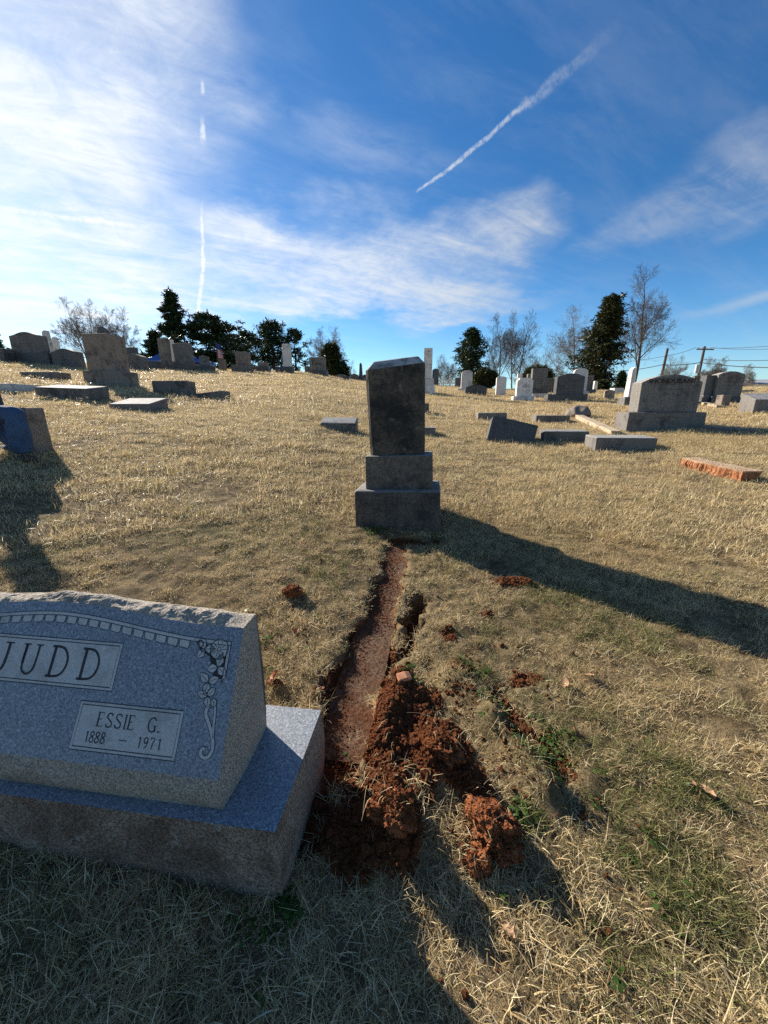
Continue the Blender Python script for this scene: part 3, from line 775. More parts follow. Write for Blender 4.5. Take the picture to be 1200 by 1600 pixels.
        line([(-.028, bandv(-.028)), (-.028, .240), (-.040, .226)]); line([(-.037, bandv(-.036) - .01), (-.037, .238)])
        def leaf(u0, v0, ang, L, wd):
            ca, sa = math.cos(ang), math.sin(ang); prof_ = [(0, 0), (.18, .55), (.45, 1), (.75, .62), (1, 0), (.75, -.62), (.45, -1), (.18, -.55)]
            pts = [(u0 + ca * a * L - sa * b * wd, v0 + sa * a * L + ca * b * wd) for a, b in prof_][::-1]
            fill(pts, .0009); line(pts, .0017, .0015, True); line([(u0, v0), (u0 + ca * L * .8, v0 + sa * L * .8)], .0011, .0015)
        def trefoil(u0, v0, ang, L):
            for d in (0, 2.0, -2.0): leaf(u0, v0, ang + d, L * (1.1 if d == 0 else .95), L * .36)
        # rose of ten petals
        rc = (-.060, .311); ring = [(rc[0] + .0265 * math.cos(a), rc[1] + .0265 * math.sin(a)) for a in np.linspace(0, 2 * math.pi, 24, False)]
        fill(ring, .0009); line(ring, .002, .0015, True)
        for k in range(10):
            a = 2 * math.pi * k / 10; line([(rc[0] + .009 * math.cos(a), rc[1] + .009 * math.sin(a)), (rc[0] + .021 * math.cos(a), rc[1] + .021 * math.sin(a))], .0016)
        line([(rc[0] + .0055 * math.cos(a), rc[1] + .0055 * math.sin(a)) for a in np.linspace(0, 2 * math.pi, 12, False)], .0018, .0015, True)
        trefoil(-.103, .308, 2.1, .033); trefoil(-.055, .264, 1.4, .034); trefoil(-.074, .224, 2.5, .033); trefoil(-.070, .190, 2.9, .030); leaf(-.056, .186, -1.0, .024, .010)
        sc_ = smooth_path([(-.120, .316), (-.128, .324), (-.120, .330), (-.110, .322), (-.114, .306), (-.104, .300)]); line(sc_, .0035)
        st_ = smooth_path([(-.060, .178), (-.066, .150), (-.052, .125), (-.036, .095), (-.030, .070), (-.036, .051), (-.050, .046), (-.061, .055), (-.058, .066), (-.050, .064)])
        wd = list(np.linspace(.009, .0075, len(st_)))
        c.stroke(MP(st_), [a + .003 for a in wd], .0010, 1); c.stroke(MP(st_), wd, .0013, 0)
        st2 = smooth_path([(-.046, .180), (-.040, .150), (-.038, .120), (-.034, .092)]); c.stroke(MP(st2), .0085, .0010, 1); c.stroke(MP(st2), .0055, .0013, 0)
        c.make('carved_flowers', root, MM)
judd_stone()

# ---- buried coping exposed by the digging
def rough_box(L, w_, h, mat, name, parent, amp=.012, seed=1, smooth_top=True, nl=40):
    V, Fs = [], []; sec = [(-w_ / 2, -h), (-w_ / 2, -h * .5), (-w_ / 2, 0), (-w_ / 4, 0), (0, 0), (w_ / 4, 0), (w_ / 2, 0), (w_ / 2, -h * .5), (w_ / 2, -h)]
    ns = len(sec)
    for i in range(nl + 1):
        u = L * (i / nl - .5)
        for j, (a, z) in enumerate(sec):
            k = float(fbm(u * 9 + j * 3.1, a * 9 + z * 9, seed, 4)); side = (z < -1e-6)
            am = amp if side else amp * .18
            edge = 1.6 if (a == -w_ / 2 or a == w_ / 2) else 1
            V.append((u + (k * amp if i in (0, nl) else 0), a + (np.sign(a) * am * k * 2.2 * edge), z + am * k * edge))
    for i in range(nl):
        for j in range(ns - 1): Fs.append((i * ns + j, i * ns + j + 1, (i + 1) * ns + j + 1, (i + 1) * ns + j))
        Fs.append((i * ns + ns - 1, i * ns, (i + 1) * ns, (i + 1) * ns + ns - 1))
    Fs.append(tuple(range(ns))[::-1]); Fs.append(tuple(nl * ns + j for j in range(ns)))
    return mobj(name, V, Fs, mat, parent)
def coping_mat():
    m_, t, b, o = newmat('clay_smeared_coping'); co, rnd = objco(t)
    n = t.noise(co, 6, 6, .65, .4); n2 = t.noise(co, 60, 4, .7)
    c = t.mix(t.ss(n, .40, .62), (.125, .078, .050), (.10, .044, .023)); c = t.mix(.35, c, t.mix(t.ss(n2, .3, .7), (0, 0, 0), (1, 1, 1)), 'OVERLAY')
    t.l.new(c, b.inputs['Base Color']); b.inputs['Roughness'].default_value = .95; b.inputs['Specular IOR Level'].default_value = .12; bump(t, b, t.m('ADD', n, n2), .8, .012)
    return m_
M_COPING = coping_mat()
d_ = CUT_B - CUT_A; Lc = np.linalg.norm(d_); cc = (CUT_A + CUT_B) / 2
zc0, zc1 = float(terr(*CUT_A)), float(terr(*CUT_B))
cop = empty('coping_stone', (cc[0], cc[1], (zc0 + zc1) / 2 - .040), (0, -math.atan2(zc1 - zc0 - .040, Lc), math.atan2(d_[1], d_[0])),
            'clay smeared coping stone lying flush in the dug trench below the central monument', 'coping stone')
rough_box(Lc, .205, .16, M_COPING, 'block', cop, .010, 3, nl=60)
def orange_mat():
    m_, t, b, o = newmat('clay_caked_concrete'); co, rnd = objco(t)
    zz = t.sep(t.new('ShaderNodeTexCoord').outputs['Object'])[2]
    n = t.noise(co, 9, 6, .65); n2 = t.noise(co, 70, 4, .7); n3 = t.noise(co, 26, 5, .7)
    c = t.mix(t.ss(n, .35, .65), (.40, .26, .15), (.50, .35, .22)); clay = t.mix(t.ss(n3, .35, .65), (.26, .085, .032), (.50, .22, .09))
    c = t.mix(t.ss(t.m('ADD', zz, t.m('MULTIPLY', t.m('SUBTRACT', n3, .5), .05)), -.006, -.022), c, clay); c = t.mix(t.ss(n2, .58, .72), c, (.30, .13, .06))
    t.l.new(c, b.inputs['Base Color']); b.inputs['Roughness'].default_value = .95; bump(t, b, t.m('ADD', n3, n2), 1.0, .02)
    return m_
M_ORANGE = orange_mat()
def loose_curb(label, pa, pb, w_, h, mat, amp, lift=.0, seed=5, name='curb_stone'):
    a, b = hit(*pa), hit(*pb); d = b - a; L = np.linalg.norm(d[:2]); c = (a + b) / 2
    o = empty(name, (c[0], c[1], c[2] + h * .8 + lift), (0, -math.atan2(d[2], L), math.atan2(d[1], d[0])), label, 'curb stone', 'pulled up curb stones')
    rough_box(L, w_, h, mat, 'block', o, amp, seed, nl=60); foot(c[0], c[1], math.atan2(d[1], d[0]), L / 2, w_ / 2)
loose_curb('bright orange clay caked curb stone lying loose on the slope', (1074, 728), (1172, 752), .22, .14, M_ORANGE, .055, seed=8)
loose_curb('long tan curb stone lying in front of the wide family monument', (902, 652), (962, 680), .17, .10, M_CURB, .012, seed=9)
loose_curb('low dark curb stone behind the shadow of the wide family monument', (1094, 672), (1178, 678), .18, .10, M_GREY, .010, seed=10)

# ---- rows of stones, left to right
G = gravestone; FM = flat_marker
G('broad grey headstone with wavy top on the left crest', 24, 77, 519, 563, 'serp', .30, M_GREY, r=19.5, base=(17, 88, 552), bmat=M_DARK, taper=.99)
G('tall pale rounded tablet leaning beside the broad wavy headstone', 81, 95, 517, 552, 'arch', .12, M_WHITE, r=23, lean=(0, -6), yaw=-25)
G('short pale rounded tablet tucked behind the tall leaning tablet', 94, 105, 527, 552, 'arch', .12, M_WHITE, r=24.5, lean=(0, -5), yaw=-25)
G('low dark wide headstone right of the leaning pale tablets', 86, 130, 545, 565, 'serp', .35, M_GREY, r=18.6, taper=.92)
G('low pale topped stone on the crest cut by the left edge', -30, 17, 545, 557, 'flat', .4, M_GREY, r=20, base=(-34, 20, 552), bmat=M_DARK)
G('massive square brown headstone on a rough base casting a long shadow', 136, 178, 521, 603, 'flat', .62, M_TAN, base=(130, 188, 579), bmat=M_GREY, taper=1.0)
G('dark finial topped monument peeking over the massive brown headstone', 165, 181, 511, 560, 'gable', .2, M_DARK, r=22.5)
G('dark low headstone peeking over the wide curved top block', 193, 219, 543, 570, 'flat', .25, M_DARK, r=22)
G('wide grey block headstone with gently curved top', 195, 229, 553, 574, 'curve', .34, M_GREY, r=19.5)
G('very low grey stone between the curved block and the fluted pillar', 232, 247, 564, 573, 'flat', .3, M_GREY, r=20.5)
G('tall dark fluted pillar stone in front of the cedar', 253, 266, 528, 572, 'flat', .30, M_TAN, r=20.5, base=(250, 271, 564), taper=1.06)
G('tall leaning grey block with dark streaks beside the blue car', 276, 300, 536, 574, 'flat', .42, M_GREY, r=20.5, base=(274, 303, 568), lean=(0, -3))
G('small white post behind the streaked leaning block', 273, 278, 531, 560, 'flat', .15, M_WHITE, r=26)
G('little peaked headstone on a dark base left of the flag', 313, 325, 555, 577, 'gable', .3, M_GREY, r=20, base=(309, 332, 571), bmat=M_DARK)
G('small tan post stone below the little flag', 344, 353, 561, 578, 'flat', .25, M_TAN, r=20.5)
G('tan twin arched headstone with a pale topped base', 370, 390, 549, 577, 'twin', .34, M_TAN, r=20.3, base=(363, 391, 570), bmat=M_GREY)
G('low grey block on a long base right of the twin arched headstone', 404, 418, 566, 578, 'flat', .3, M_GREY, r=21.5, base=(393, 421, 573), bmat=M_DARK)
G('tall pale square shaft against the pine', 443, 455, 537, 578, 'flat', .32, M_WHITE, r=21.5, base=(431, 457, 573), bmat=M_DARK, taper=.92, ytaper=.9, cat='monument', name='shaft_monument')
G('tall grey block carved with a dark family name on the hilltop', 484, 508, 558, 584, 'flat', .35, M_GREY, r=22.5, base=(480, 511, 579), bmat=M_DARK, text=('JONES', .66, .14, .42, M_DARKLETTER))
G('short grey block leaning on the left of the named block', 477, 484, 572, 582, 'flat', .3, M_GREY, r=23)
G('low dark wide stone on the falling crest', 523, 543, 585, 594, 'curve', .3, M_GREY, r=24)
G('low squat dark stone left of the thin obelisk', 536, 545, 588, 597, 'flat', .3, M_DARK, r=22)
G('rounded dome stone left of the thin obelisk', 547, 560, 584, 594, 'arch', .3, M_GREY, r=26)
G('thin dark obelisk on the skyline left of the central monument', 560.5, 566, 566, 594, 'gable', .28, M_DARK, r=26, taper=.6, ytaper=.6, base=(557, 569, 590), cat='obelisk', name='obelisk')
G('dark edge of a slab just left of the central monument', 567, 573, 585, 594, 'arch', .2, M_DARK, r=27)
FM('low marker half sunk near the skyline left', 31, 89, 581, 591, .5, M_GREY, yaw=-4)
FM('white topped flush marker cut by the picture edge', -40, 19, 599, 609, .7, M_WHITE, yaw=-4)
FM('long sloped marker downhill of the massive brown headstone', 56, 139, 606, 624, .6, M_GREY, yaw=-2, slope=.08, tilt=(0, 2))
FM('pale topped sloped marker in the lee of the brown headstone', 170, 235, 631, 641, .6, M_GREY, yaw=-4, slope=.12)
FM('squat dark block marker above the half buried wedge', 238, 293, 595, 617, .45, M_GREY, yaw=-6)
FM('half buried marker tilted like a wedge', 302, 347, 613, 623, .5, M_GREY, yaw=-6, tilt=(0, -7))
FM('small slanted marker with worn lettering left of the central monument', 500, 556, 661, 672, .26, M_GREY, yaw=-6, slope=.10)
FM('small cube marker close behind the right edge of the central monument', 650, 670, 630, 645, .35, M_GREY)
FM('low flat marker beside the plinth of the central monument', 652, 680, 668, 680, .3, M_GREY)
G('tall pale three stage pillar behind the central monument', 661, 674, 543, 615, 'flat', .42, M_WHITE, base=(656, 679, 602), base2=(658, 678, 591), cat='monument', name='pillar_monument', sink=.1)
G('dark narrow tablet left behind the pale pillar', 653, 662, 575, 603, 'flat', .2, M_DARK, r=27)
G('dark narrow tablet right behind the pale pillar', 675, 685, 576, 604, 'arch', .2, M_DARK, r=27)
G('small dark upright stone left of the white arched tablet', 711, 720, 590, 605, 'flat', .2, M_GREY, r=27)
G('white arched tablet on a square base in front of the evergreen', 721, 738, 578, 613, 'arch', .2, M_WHITE, r=20, base=(715, 739, 607))
G('low dark polished headstone with curved top', 728, 761, 601, 618, 'curve', .28, M_DARK, r=18)
G('slim white tablet right of the round bush', 776, 791, 588, 615, 'curve', .18, M_WHITE, r=19)
G('white marble tablet with shoulders on a block base', 807, 831, 590, 627, 'shoulder', .24, M_WHITE, base=(802, 834, 619))
G('small white stone just behind the shouldered tablet', 808, 815, 584, 616, 'flat', .2, M_WHITE, r=24)
G('tall grey headstone with sunlit left edge on a dark base', 832, 855, 575, 615, 'flat', .3, M_GREY, r=19, base=(829, 857, 608), bmat=M_DARK)
G('narrow grey stone behind the tall headstone with sunlit edge', 824, 830, 584, 612, 'flat', .3, M_GREY, r=24)
G('plain grey slab between the tall headstone and the dark family stone', 850, 866, 591, 614, 'flat', .25, M_GREY, r=21)
FM('pale low curb block in front of the plain grey slab', 834, 864, 615, 620, .3, M_WHITE, r=17.5)
G('wide dark granite family stone with rounded top and lit edge', 869, 910, 583, 627, 'curve', .34, M_DARK, base=(856, 916, 616), bmat=M_DARK)
G('tall white arched tablet behind the dark family stone', 897, 918, 575, 617, 'arch', .2, M_WHITE, r=17.5, base=(896, 921, 611))
G('tall dark slab in front of the leaning cedar', 917, 928, 586, 613, 'flat', .3, M_GREY, r=21, base=(917, 932, 608), bmat=M_DARK)
G('tiny white stone right of the tall dark slab', 929, 934, 595, 611, 'arch', .2, M_WHITE, r=23)
G('little tan rounded footstone alone in the open grass', 945, 959, 609, 624, 'curve', .16, M_CURB)
G('slender white obelisk beside the wide family monument', 981, 990, 573, 634, 'gable', .30, M_WHITE, base=(975, 988, 620), taper=.7, ytaper=.75, cat='obelisk', name='obelisk', bmat=M_GREY)
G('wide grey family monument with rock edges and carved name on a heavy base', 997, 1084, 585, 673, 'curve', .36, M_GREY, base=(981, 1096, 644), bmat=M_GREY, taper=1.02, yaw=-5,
  text=('SHONDURANT', .80, .12, .77, M_DARKLETTER), name='family_monument')
G('grey slab far behind the right shoulder of the wide monument', 1084, 1096, 587, 609, 'flat', .2, M_GREY, r=27)
G('white leaning stone left of the two dark rounded headstones', 1093, 1103, 597, 617, 'flat', .2, M_WHITE, r=18, lean=(0, 6), taper=.85)
FM('square tan corner post at the far end of the plot curb', 1087, 1097, 615, 628, .25, M_TAN, r=15.2, group='corner posts of the plot', cat='corner post', name='corner_post')
G('narrow dark headstone behind the rounded brown one', 1106, 1120, 586, 622, 'flat', .28, M_DARK, r=15.5, base=(1104, 1124, 617))
G('rounded brown headstone with bright left edge on a dark base', 1118, 1156, 580, 630, 'curve', .36, M_GREY, base=(1112, 1160, 620), bmat=M_DARK, lean=(0, 1))
FM('square tan corner post at the near end of the plot curb', 1127, 1139, 617, 635, .25, M_TAN, group='corner posts of the plot', cat='corner post', name='corner_post')
loose_curb('pale straight curb joining the two corner posts', (1090, 630), (1124, 637), .14, .08, M_CURB, .005, seed=12)
FM('steep slant marker at the right edge of the picture', 1178, 1235, 624, 644, .45, M_GREY, yaw=-4, slope=.16)
FM('small flat stone far up the slope on the right', 1161, 1181, 609, 612, .4, M_CURB, r=20)
FM('pale flat ledger stone near the small fir', 962, 976, 606, 610, .5, M_WHITE, r=22)
FM('grey block marker upslope of the tipped block', 747, 791, 645, 657, .42, M_GREY, yaw=-5)
FM('tipped over dark block half out of the ground', 762, 832, 662, 690, .36, M_DARK, yaw=-12, tilt=(-12, 12), lift=.03)
FM('flat grey marker next to the brown boulder', 838, 889, 649, 660, .42, M_GREY, yaw=-5)
FM('low flat grey marker between the tipped block and the wide marker', 851, 917, 674, 691, .40, M_GREY, yaw=-8, slope=.02)
FM('wide pale grey marker nearest the wide family monument', 931, 1022, 684, 704, .42, M_GREY, yaw=-4, slope=.02)
# brown boulder
def boulder(label, px, py, rad, mat, name='boulder', cat='boulder', squash=.75, lift=.4, seed=1, amp=.25, group=None, sub=4, p=None, shape=(1, 1)):
    bm = bmesh.new(); bmesh.ops.create_icosphere(bm, subdivisions=sub, radius=1)
    for v in bm.verts:
        n = v.co.normalized(); k = float(fbm(n.x * 1.7 + n.z * 1.3 + seed, n.y * 1.7 - n.z * 1.1, seed, 5)); k2 = float(fbm(n.x * 9 + n.z * 5, n.y * 9 - n.z * 6, seed + 3, 3))
        k3 = abs(float(fbm(n.x * 4 + seed, n.y * 4 + n.z * 3, seed + 9, 4))) if mat is M_SOIL else 0; v.co = n * (1 + amp * 2.4 * k + amp * .55 * k2 - amp * .9 * k3); v.co.x *= shape[0]; v.co.y *= shape[1]; v.co.z *= squash; v.co *= rad
    o = bobj(name, bm, mat, None, mat is not M_SOIL)
    p = p if p is not None else hit(px, py)
    o.location = (p[0], p[1], gz(p[0], p[1]) + rad * squash * lift); o.rotation_euler = (0, 0, seed)
    setprops(o, label, cat, group); foot(p[0], p[1], 0, rad * .6, rad * .6)
    return o
boulder('rough brown fieldstone at the upper end of the long tan curb', 903, 651, .30, M_TAN, squash=.75, lift=.2, seed=5)

# ------------------------------------------------------------------ soil clods
CLODS = []
def clod(label, px, py, rad, squash, lift, seed, amp, sub, shape):
    o = boulder(label, px, py, rad, M_SOIL, 'clay_clod', 'soil clod', squash, lift, seed, amp, 'red clay clods by the trench', sub, None, shape); CLODS.append(o)
clod('big crumbly red clay clod with grass roots right of the pile', 770, 1312, .076, .85, .55, 21, .42, 5, (1.1, .85))
clod('smaller red clay lump fallen below the big clod', 748, 1352, .038, .9, .5, 12, .45, 4, (.9, 1.1))
clod('upright red clay lump on the near end of the pile', 612, 1305, .060, 1.0, .15, 14, .45, 5, (.85, 1.1))
clod('red clay lump crowning the middle of the pile', 690, 1195, .055, .8, .1, 15, .5, 5, (1.2, .9))
clod('small dark clay clod alone in the grass above the slant headstone', 458, 932, .05, .6, .2, 16, .45, 4, (1.1, .9))
# crumbs and grass use one instancing set-up
def instancer(name, P_, rot, scl, idx, coll, mat, label_kind='stuff'):
    me = bpy.data.meshes.new(name); me.vertices.add(len(P_)); me.vertices.foreach_set('co', np.asarray(P_, np.float32).ravel())
    a = me.attributes.new('rot', 'FLOAT_VECTOR', 'POINT'); a.data.foreach_set('vector', np.asarray(rot, np.float32).ravel())
    a = me.attributes.new('scl', 'FLOAT_VECTOR', 'POINT'); a.data.foreach_set('vector', np.asarray(scl, np.float32).ravel())
    a = me.attributes.new('pick', 'INT', 'POINT'); a.data.foreach_set('value', np.asarray(idx, np.int32))
    me.materials.append(mat)
    o = bpy.data.objects.new(name, me); COL.objects.link(o); o['kind'] = label_kind
    ng = bpy.data.node_groups.new(name, 'GeometryNodeTree')
    ng.interface.new_socket('Geometry', in_out='INPUT', socket_type='NodeSocketGeometry'); ng.interface.new_socket('Geometry', in_out='OUTPUT', socket_type='NodeSocketGeometry')
    n = ng.nodes; gi, go = n.new('NodeGroupInput'), n.new('NodeGroupOutput')
    ci = n.new('GeometryNodeCollectionInfo'); ci.inputs['Collection'].default_value = coll; ci.inputs['Separate Children'].default_value = True; ci.inputs['Reset Children'].default_value = True
    iop = n.new('GeometryNodeInstanceOnPoints'); iop.inputs['Pick Instance'].default_value = True
    def na(nm, dt):
        k = n.new('GeometryNodeInputNamedAttribute'); k.data_type = dt; k.inputs[0].default_value = nm
        return [s_ for s_ in k.outputs if s_.enabled and s_.name == 'Attribute'][0]
    e2r = n.new('FunctionNodeEulerToRotation'); L = ng.links
    L.new(na('rot', 'FLOAT_VECTOR'), e2r.inputs[0]); L.new(e2r.outputs[0], iop.inputs['Rotation'])
    L.new(na('scl', 'FLOAT_VECTOR'), iop.inputs['Scale']); L.new(na('pick', 'INT'), iop.inputs['Instance Index'])
    L.new(gi.outputs[0], iop.inputs['Points']); L.new(ci.outputs[0], iop.inputs['Instance']); L.new(iop.outputs[0], go.inputs[0])
    md = o.modifiers.new('scatter', 'NODES'); md.node_group = ng
    return o
def source_collection(name, objs):
    c = bpy.data.collections.new(name)
    for k, o in enumerate(objs):
        o.name = '%s_%02d' % (name, k); c.objects.link(o)
    return c
crumbs = []
for k in range(6):
    bm = bmesh.new(); bmesh.ops.create_icosphere(bm, subdivisions=1, radius=1)
    for v in bm.verts:
        n = v.co.normalized(); v.co = n * (1 + 1.1 * float(fbm(n.x * 2 + k * 7 + n.z, n.y * 2 - n.z * 1.5, k, 4)))
    me = bpy.data.meshes.new('crumb'); bm.to_mesh(me); bm.free(); me.materials.append(M_SOIL); crumbs.append(bpy.data.objects.new('crumb', me))
xs = RNG.uniform(-.6, 1.1, 900000); ys = RNG.uniform(.5, 2.95, 900000)
HC = H2(720, 1160); rz_, dm = relief(xs, ys); dcut, _t = seg_d(xs, ys, CUT_A, CUT_B)
keep = (RNG.random(900000) < (dm * .72 + .0012 + .10 * np.exp(-(((xs - HC[0]) / .30) ** 2 + ((ys - HC[1]) / .34) ** 2)) * np.clip(.5 + 2.5 * fbm(xs * 9, ys * 9, 95, 3), 0, 1))) & ((dcut > .10) | (RNG.random(900000) < .10))
xs, ys, rz_ = xs[keep], ys[keep], rz_[keep]; n_ = len(xs)
cs = .0016 + .0075 * RNG.random(n_) ** 6 + .014 * RNG.random(n_) * (RNG.random(n_) < .012)
cz = terr(xs, ys) + rz_ + cs * .3
dc = dcut[keep] < .10; cz = np.where(dc, np.maximum(cz, terr(xs, ys) - .021 - .040 * _t[keep]), cz); cs = np.where(dc, np.minimum(cs, .006), cs)
CV = []
for o_ in CLODS:
    co_ = np.zeros(len(o_.data.vertices) * 3); o_.data.vertices.foreach_get('co', co_); co_ = co_.reshape(-1, 3)
    pick_ = co_[RNG.random(len(co_)) < (.55 if len(co_) > 5000 else .9)]; cz_, sz_ = math.cos(o_.rotation_euler.z), math.sin(o_.rotation_euler.z)
    CV.append(np.stack([pick_[:, 0] * cz_ - pick_[:, 1] * sz_, pick_[:, 0] * sz_ + pick_[:, 1] * cz_, pick_[:, 2]], 1) + np.array(o_.location))
CV = np.concatenate(CV); xs = np.concatenate([xs, CV[:, 0]]); ys = np.concatenate([ys, CV[:, 1]]); cz = np.concatenate([cz, CV[:, 2]]); cs = np.concatenate([cs, np.array(.0012 + .0045 * RNG.random(len(CV)) ** 5)]); n_ = len(xs)
crumb_o = instancer('soil_crumbs', np.stack([xs, ys, cz], 1), RNG.uniform(0, 6.28, (n_, 3)), np.stack([cs, cs, cs * .8], 1), RNG.integers(0, 6, n_), source_collection('crumb', crumbs), M_SOIL)

# ------------------------------------------------------------------ grass
def tuft(name, nb, spread, lmin, lmax, wid, tilt, seg=3, seed=0, curl=1.0):
    g = np.random.default_rng(seed); V, Fq, A_ = [], [], []
    for b in range(nb):
        x, y = g.normal(0, spread, 2); th = g.uniform(0, 2 * math.pi); L = g.uniform(lmin, lmax); w_ = wid * g.uniform(.6, 1.3)
        a = R(g.uniform(*tilt)); bend = R(g.uniform(5, 75)) * curl; turn = g.normal(0, .5)
        p = np.array([x, y, -.004]); side_roll = g.uniform(-.9, .9); val = g.random()
        k0 = len(V)
        for s_ in range(seg + 1):
            u = s_ / seg; an = a + bend * u; thh = th + turn * u
            d = np.array([math.cos(thh) * math.sin(an), math.sin(thh) * math.sin(an), math.cos(an)])
            sd_ = np.array([-math.sin(thh), math.cos(thh), side_roll]); sd_ /= np.linalg.norm(sd_)
            hw = w_ / 2 * (1 - u * .85)
            V += [p - sd_ * hw, p + sd_ * hw]; A_ += [val, val]
            p = p + d * L / seg
            if p[2] < .003: p[2] = .003 + g.random() * .004
        for s_ in range(seg): q_ = k0 + 2 * s_; Fq.append((q_, q_ + 1, q_ + 3, q_ + 2))
    return fast_mesh(name, np.array(V), np.array(Fq), M_GRASS, attrs={'blade': A_}, link=False)
near_t = [tuft('near', 26, .024, .022, .062, .0024, (10, 82), 3, 100 + k) for k in range(9)] + [tuft('near', 11, .022, .045, .100, .0025, (35, 86), 4, 140 + k) for k in range(4)]
mid_t = [tuft('mid', 30, .05, .030, .075, .0044, (10, 82), 2, 200 + k) for k in range(6)]
far_t = [tuft('far', 26, .11, .04, .09, .011, (10, 78), 2, 300 + k) for k in range(5)]
def scatter(rmin, rmax, dens, amax=R(64)):
    n = int(amax * (rmax ** 2 - rmin ** 2) * dens)
    r_ = np.sqrt(RNG.uniform(rmin ** 2, rmax ** 2, n)); a_ = RNG.uniform(-amax, amax, n)
    return r_ * np.sin(a_), r_ * np.cos(a_)
def clear(x, y):
    ok = np.ones(len(x), bool)
    for (cx_, cy_, yw, hw, hd) in FOOT:
        c, s_ = math.cos(yw), math.sin(yw); dx_, dy_ = x - cx_, y - cy_
        ok &= ~((np.abs(dx_ * c + dy_ * s_) < hw - .004) & (np.abs(-dx_ * s_ + dy_ * c) < hd - .004))
    return ok
def grass(name, rmin, rmax, dens, tufts, smin, smax, lean=.35, flatten=(.6, 1.1), pow_=1.0):
    x, y = scatter(rmin, rmax, dens); ok = clear(x, y)
    rel_, dm = relief(x, y); ok &= RNG.random(len(x)) > dm * .985
    thin = fbm(x * 1.3, y * 1.3, 81, 3) + .8 * fbm(x * 7, y * 7, 83, 2); ok &= RNG.random(len(x)) < .80 + thin * 1.8
    x, y, rel_ = x[ok], y[ok], rel_[ok]; n = len(x)
    z = terr(x, y) + rel_
    rot = np.stack([RNG.normal(0, lean * .4, n), RNG.normal(0, lean * .4, n), RNG.uniform(0, 6.283, n)], 1)
    s_ = RNG.uniform(smin, smax, n); s_ *= (1 + .8 * fbm(x * 2.2, y * 2.2, 91, 3) + (1.0 * fbm(x * 12, y * 12, 93, 2) if rmin < 9 else 0)) * (np.interp(np.hypot(x, y), [.7, 1.5], [1.15, .80]) if rmin < 1 else 1)
    sc = np.stack([s_, s_, s_ * RNG.uniform(*flatten, n)], 1)
    pk = RNG.integers(0, len(tufts), n)
    if rmin < 1: pk = np.where((np.hypot(x, y) < 1.05 + .25 * RNG.random(n)) | (RNG.random(n) < .07), pk, RNG.integers(0, 9, n))
    return instancer(name, np.stack([x, y, z], 1), rot, sc, pk, source_collection(name + '_tuft', tufts), M_GRASS)
grass('grass_foreground', .25, 3.4, 1850, near_t, .60, 1.05)
grass('grass_midground', 3.3, 9.5, 560, mid_t, .65, 1.1)
grass('grass_hillside', 9.2, 34, 62, far_t, .7, 1.3)
# weeds: small rosettes of round leaves
def weed(seed):
    g = np.random.default_rng(seed); V, Fq, A_ = [], [], []
    for b in range(11):
        th = g.uniform(0, 6.28); L = g.uniform(.006, .028); an = R(g.uniform(35, 80)); c = np.array([math.cos(th) * L, math.sin(th) * L, .006 + g.random() * .012])
        s_ = g.uniform(.004, .009); nrm = np.array([math.cos(th) * .4, math.sin(th) * .4, 1]); nrm /= np.linalg.norm(nrm)
        t1 = np.cross(nrm, [0, 0, 1.0001]); t1 = t1 / (np.linalg.norm(t1) + 1e-6); t2 = np.cross(nrm, t1); k0 = len(V); v = g.random()
        for q_ in range(6): a = q_ * math.pi / 3; V.append(c + t1 * s_ * math.cos(a) * .75 + t2 * s_ * math.sin(a) + nrm * (.002 if q_ % 3 else 0)); A_.append(v)
        Fq.append(tuple(range(k0, k0 + 6)))
    return fast_mesh('weed', np.array(V), np.array(Fq), M_WEED, attrs={'blade': A_}, link=False)
def spots(lst):
    X_, Y_ = [], []
    for px, py, sp, n in lst:
        p = hit(px, py); a = RNG.normal(0, sp, (n, 2)); X_ += list(p[0] + a[:, 0]); Y_ += list(p[1] + a[:, 1])
    X_, Y_ = np.array(X_), np.array(Y_); ok = clear(X_, Y_); return X_[ok], Y_[ok]
wx_, wy_ = spots(((440, 1440, .05, 22), (850, 1165, .05, 46), (790, 1140, .04, 14), (740, 1060, .05, 8), (590, 835, .06, 24), (820, 1275, .03, 10), (1010, 1350, .14, 14), (560, 1150, .03, 4), (640, 1060, .04, 6), (420, 1000, .12, 14)))
n = len(wx_); s_ = RNG.uniform(.6, 1.2, n)
instancer('ground_weeds', np.stack([wx_, wy_, ground_z(wx_, wy_) + .006], 1), np.stack([RNG.normal(0, .2, n), RNG.normal(0, .2, n), RNG.uniform(0, 6.28, n)], 1), np.stack([s_, s_, s_], 1), RNG.integers(0, 5, n),
          source_collection('weed', [weed(400 + k) for k in range(5)]), M_WEED)
gx_, gy_ = spots(((850, 1165, .06, 60), (740, 1060, .05, 40), (590, 835, .09, 60), (690, 870, .14, 90), (880, 945, .16, 260), (1000, 1010, .14, 150), (1050, 1215, .09, 190), (1010, 1320, .10, 130), (1100, 1400, .09, 110), (920, 1120, .10, 90),
                    (480, 830, .22, 160), (300, 1480, .1, 60), (520, 900, .14, 100), (820, 1280, .03, 26), (560, 1010, .05, 30), (960, 1520, .08, 60), (760, 990, .10, 60), (240, 860, .3, 60)))
_r, dm_ = relief(gx_, gy_); ok = RNG.random(len(gx_)) > dm_ * .7; gx_, gy_ = gx_[ok], gy_[ok]; ok = RNG.random(len(gx_)) < .62; gx_, gy_ = gx_[ok], gy_[ok]; n = len(gx_); s_ = RNG.uniform(.6, 1.1, n)
M_GREEN = leafy('green_grass', ((.06, .075, .026), (.12, .135, .042), (.28, .27, .11)), .32)
green_t = [tuft('green', 16, .018, .030, .075, .0024, (8, 60), 3, 500 + k, .9) for k in range(5)]
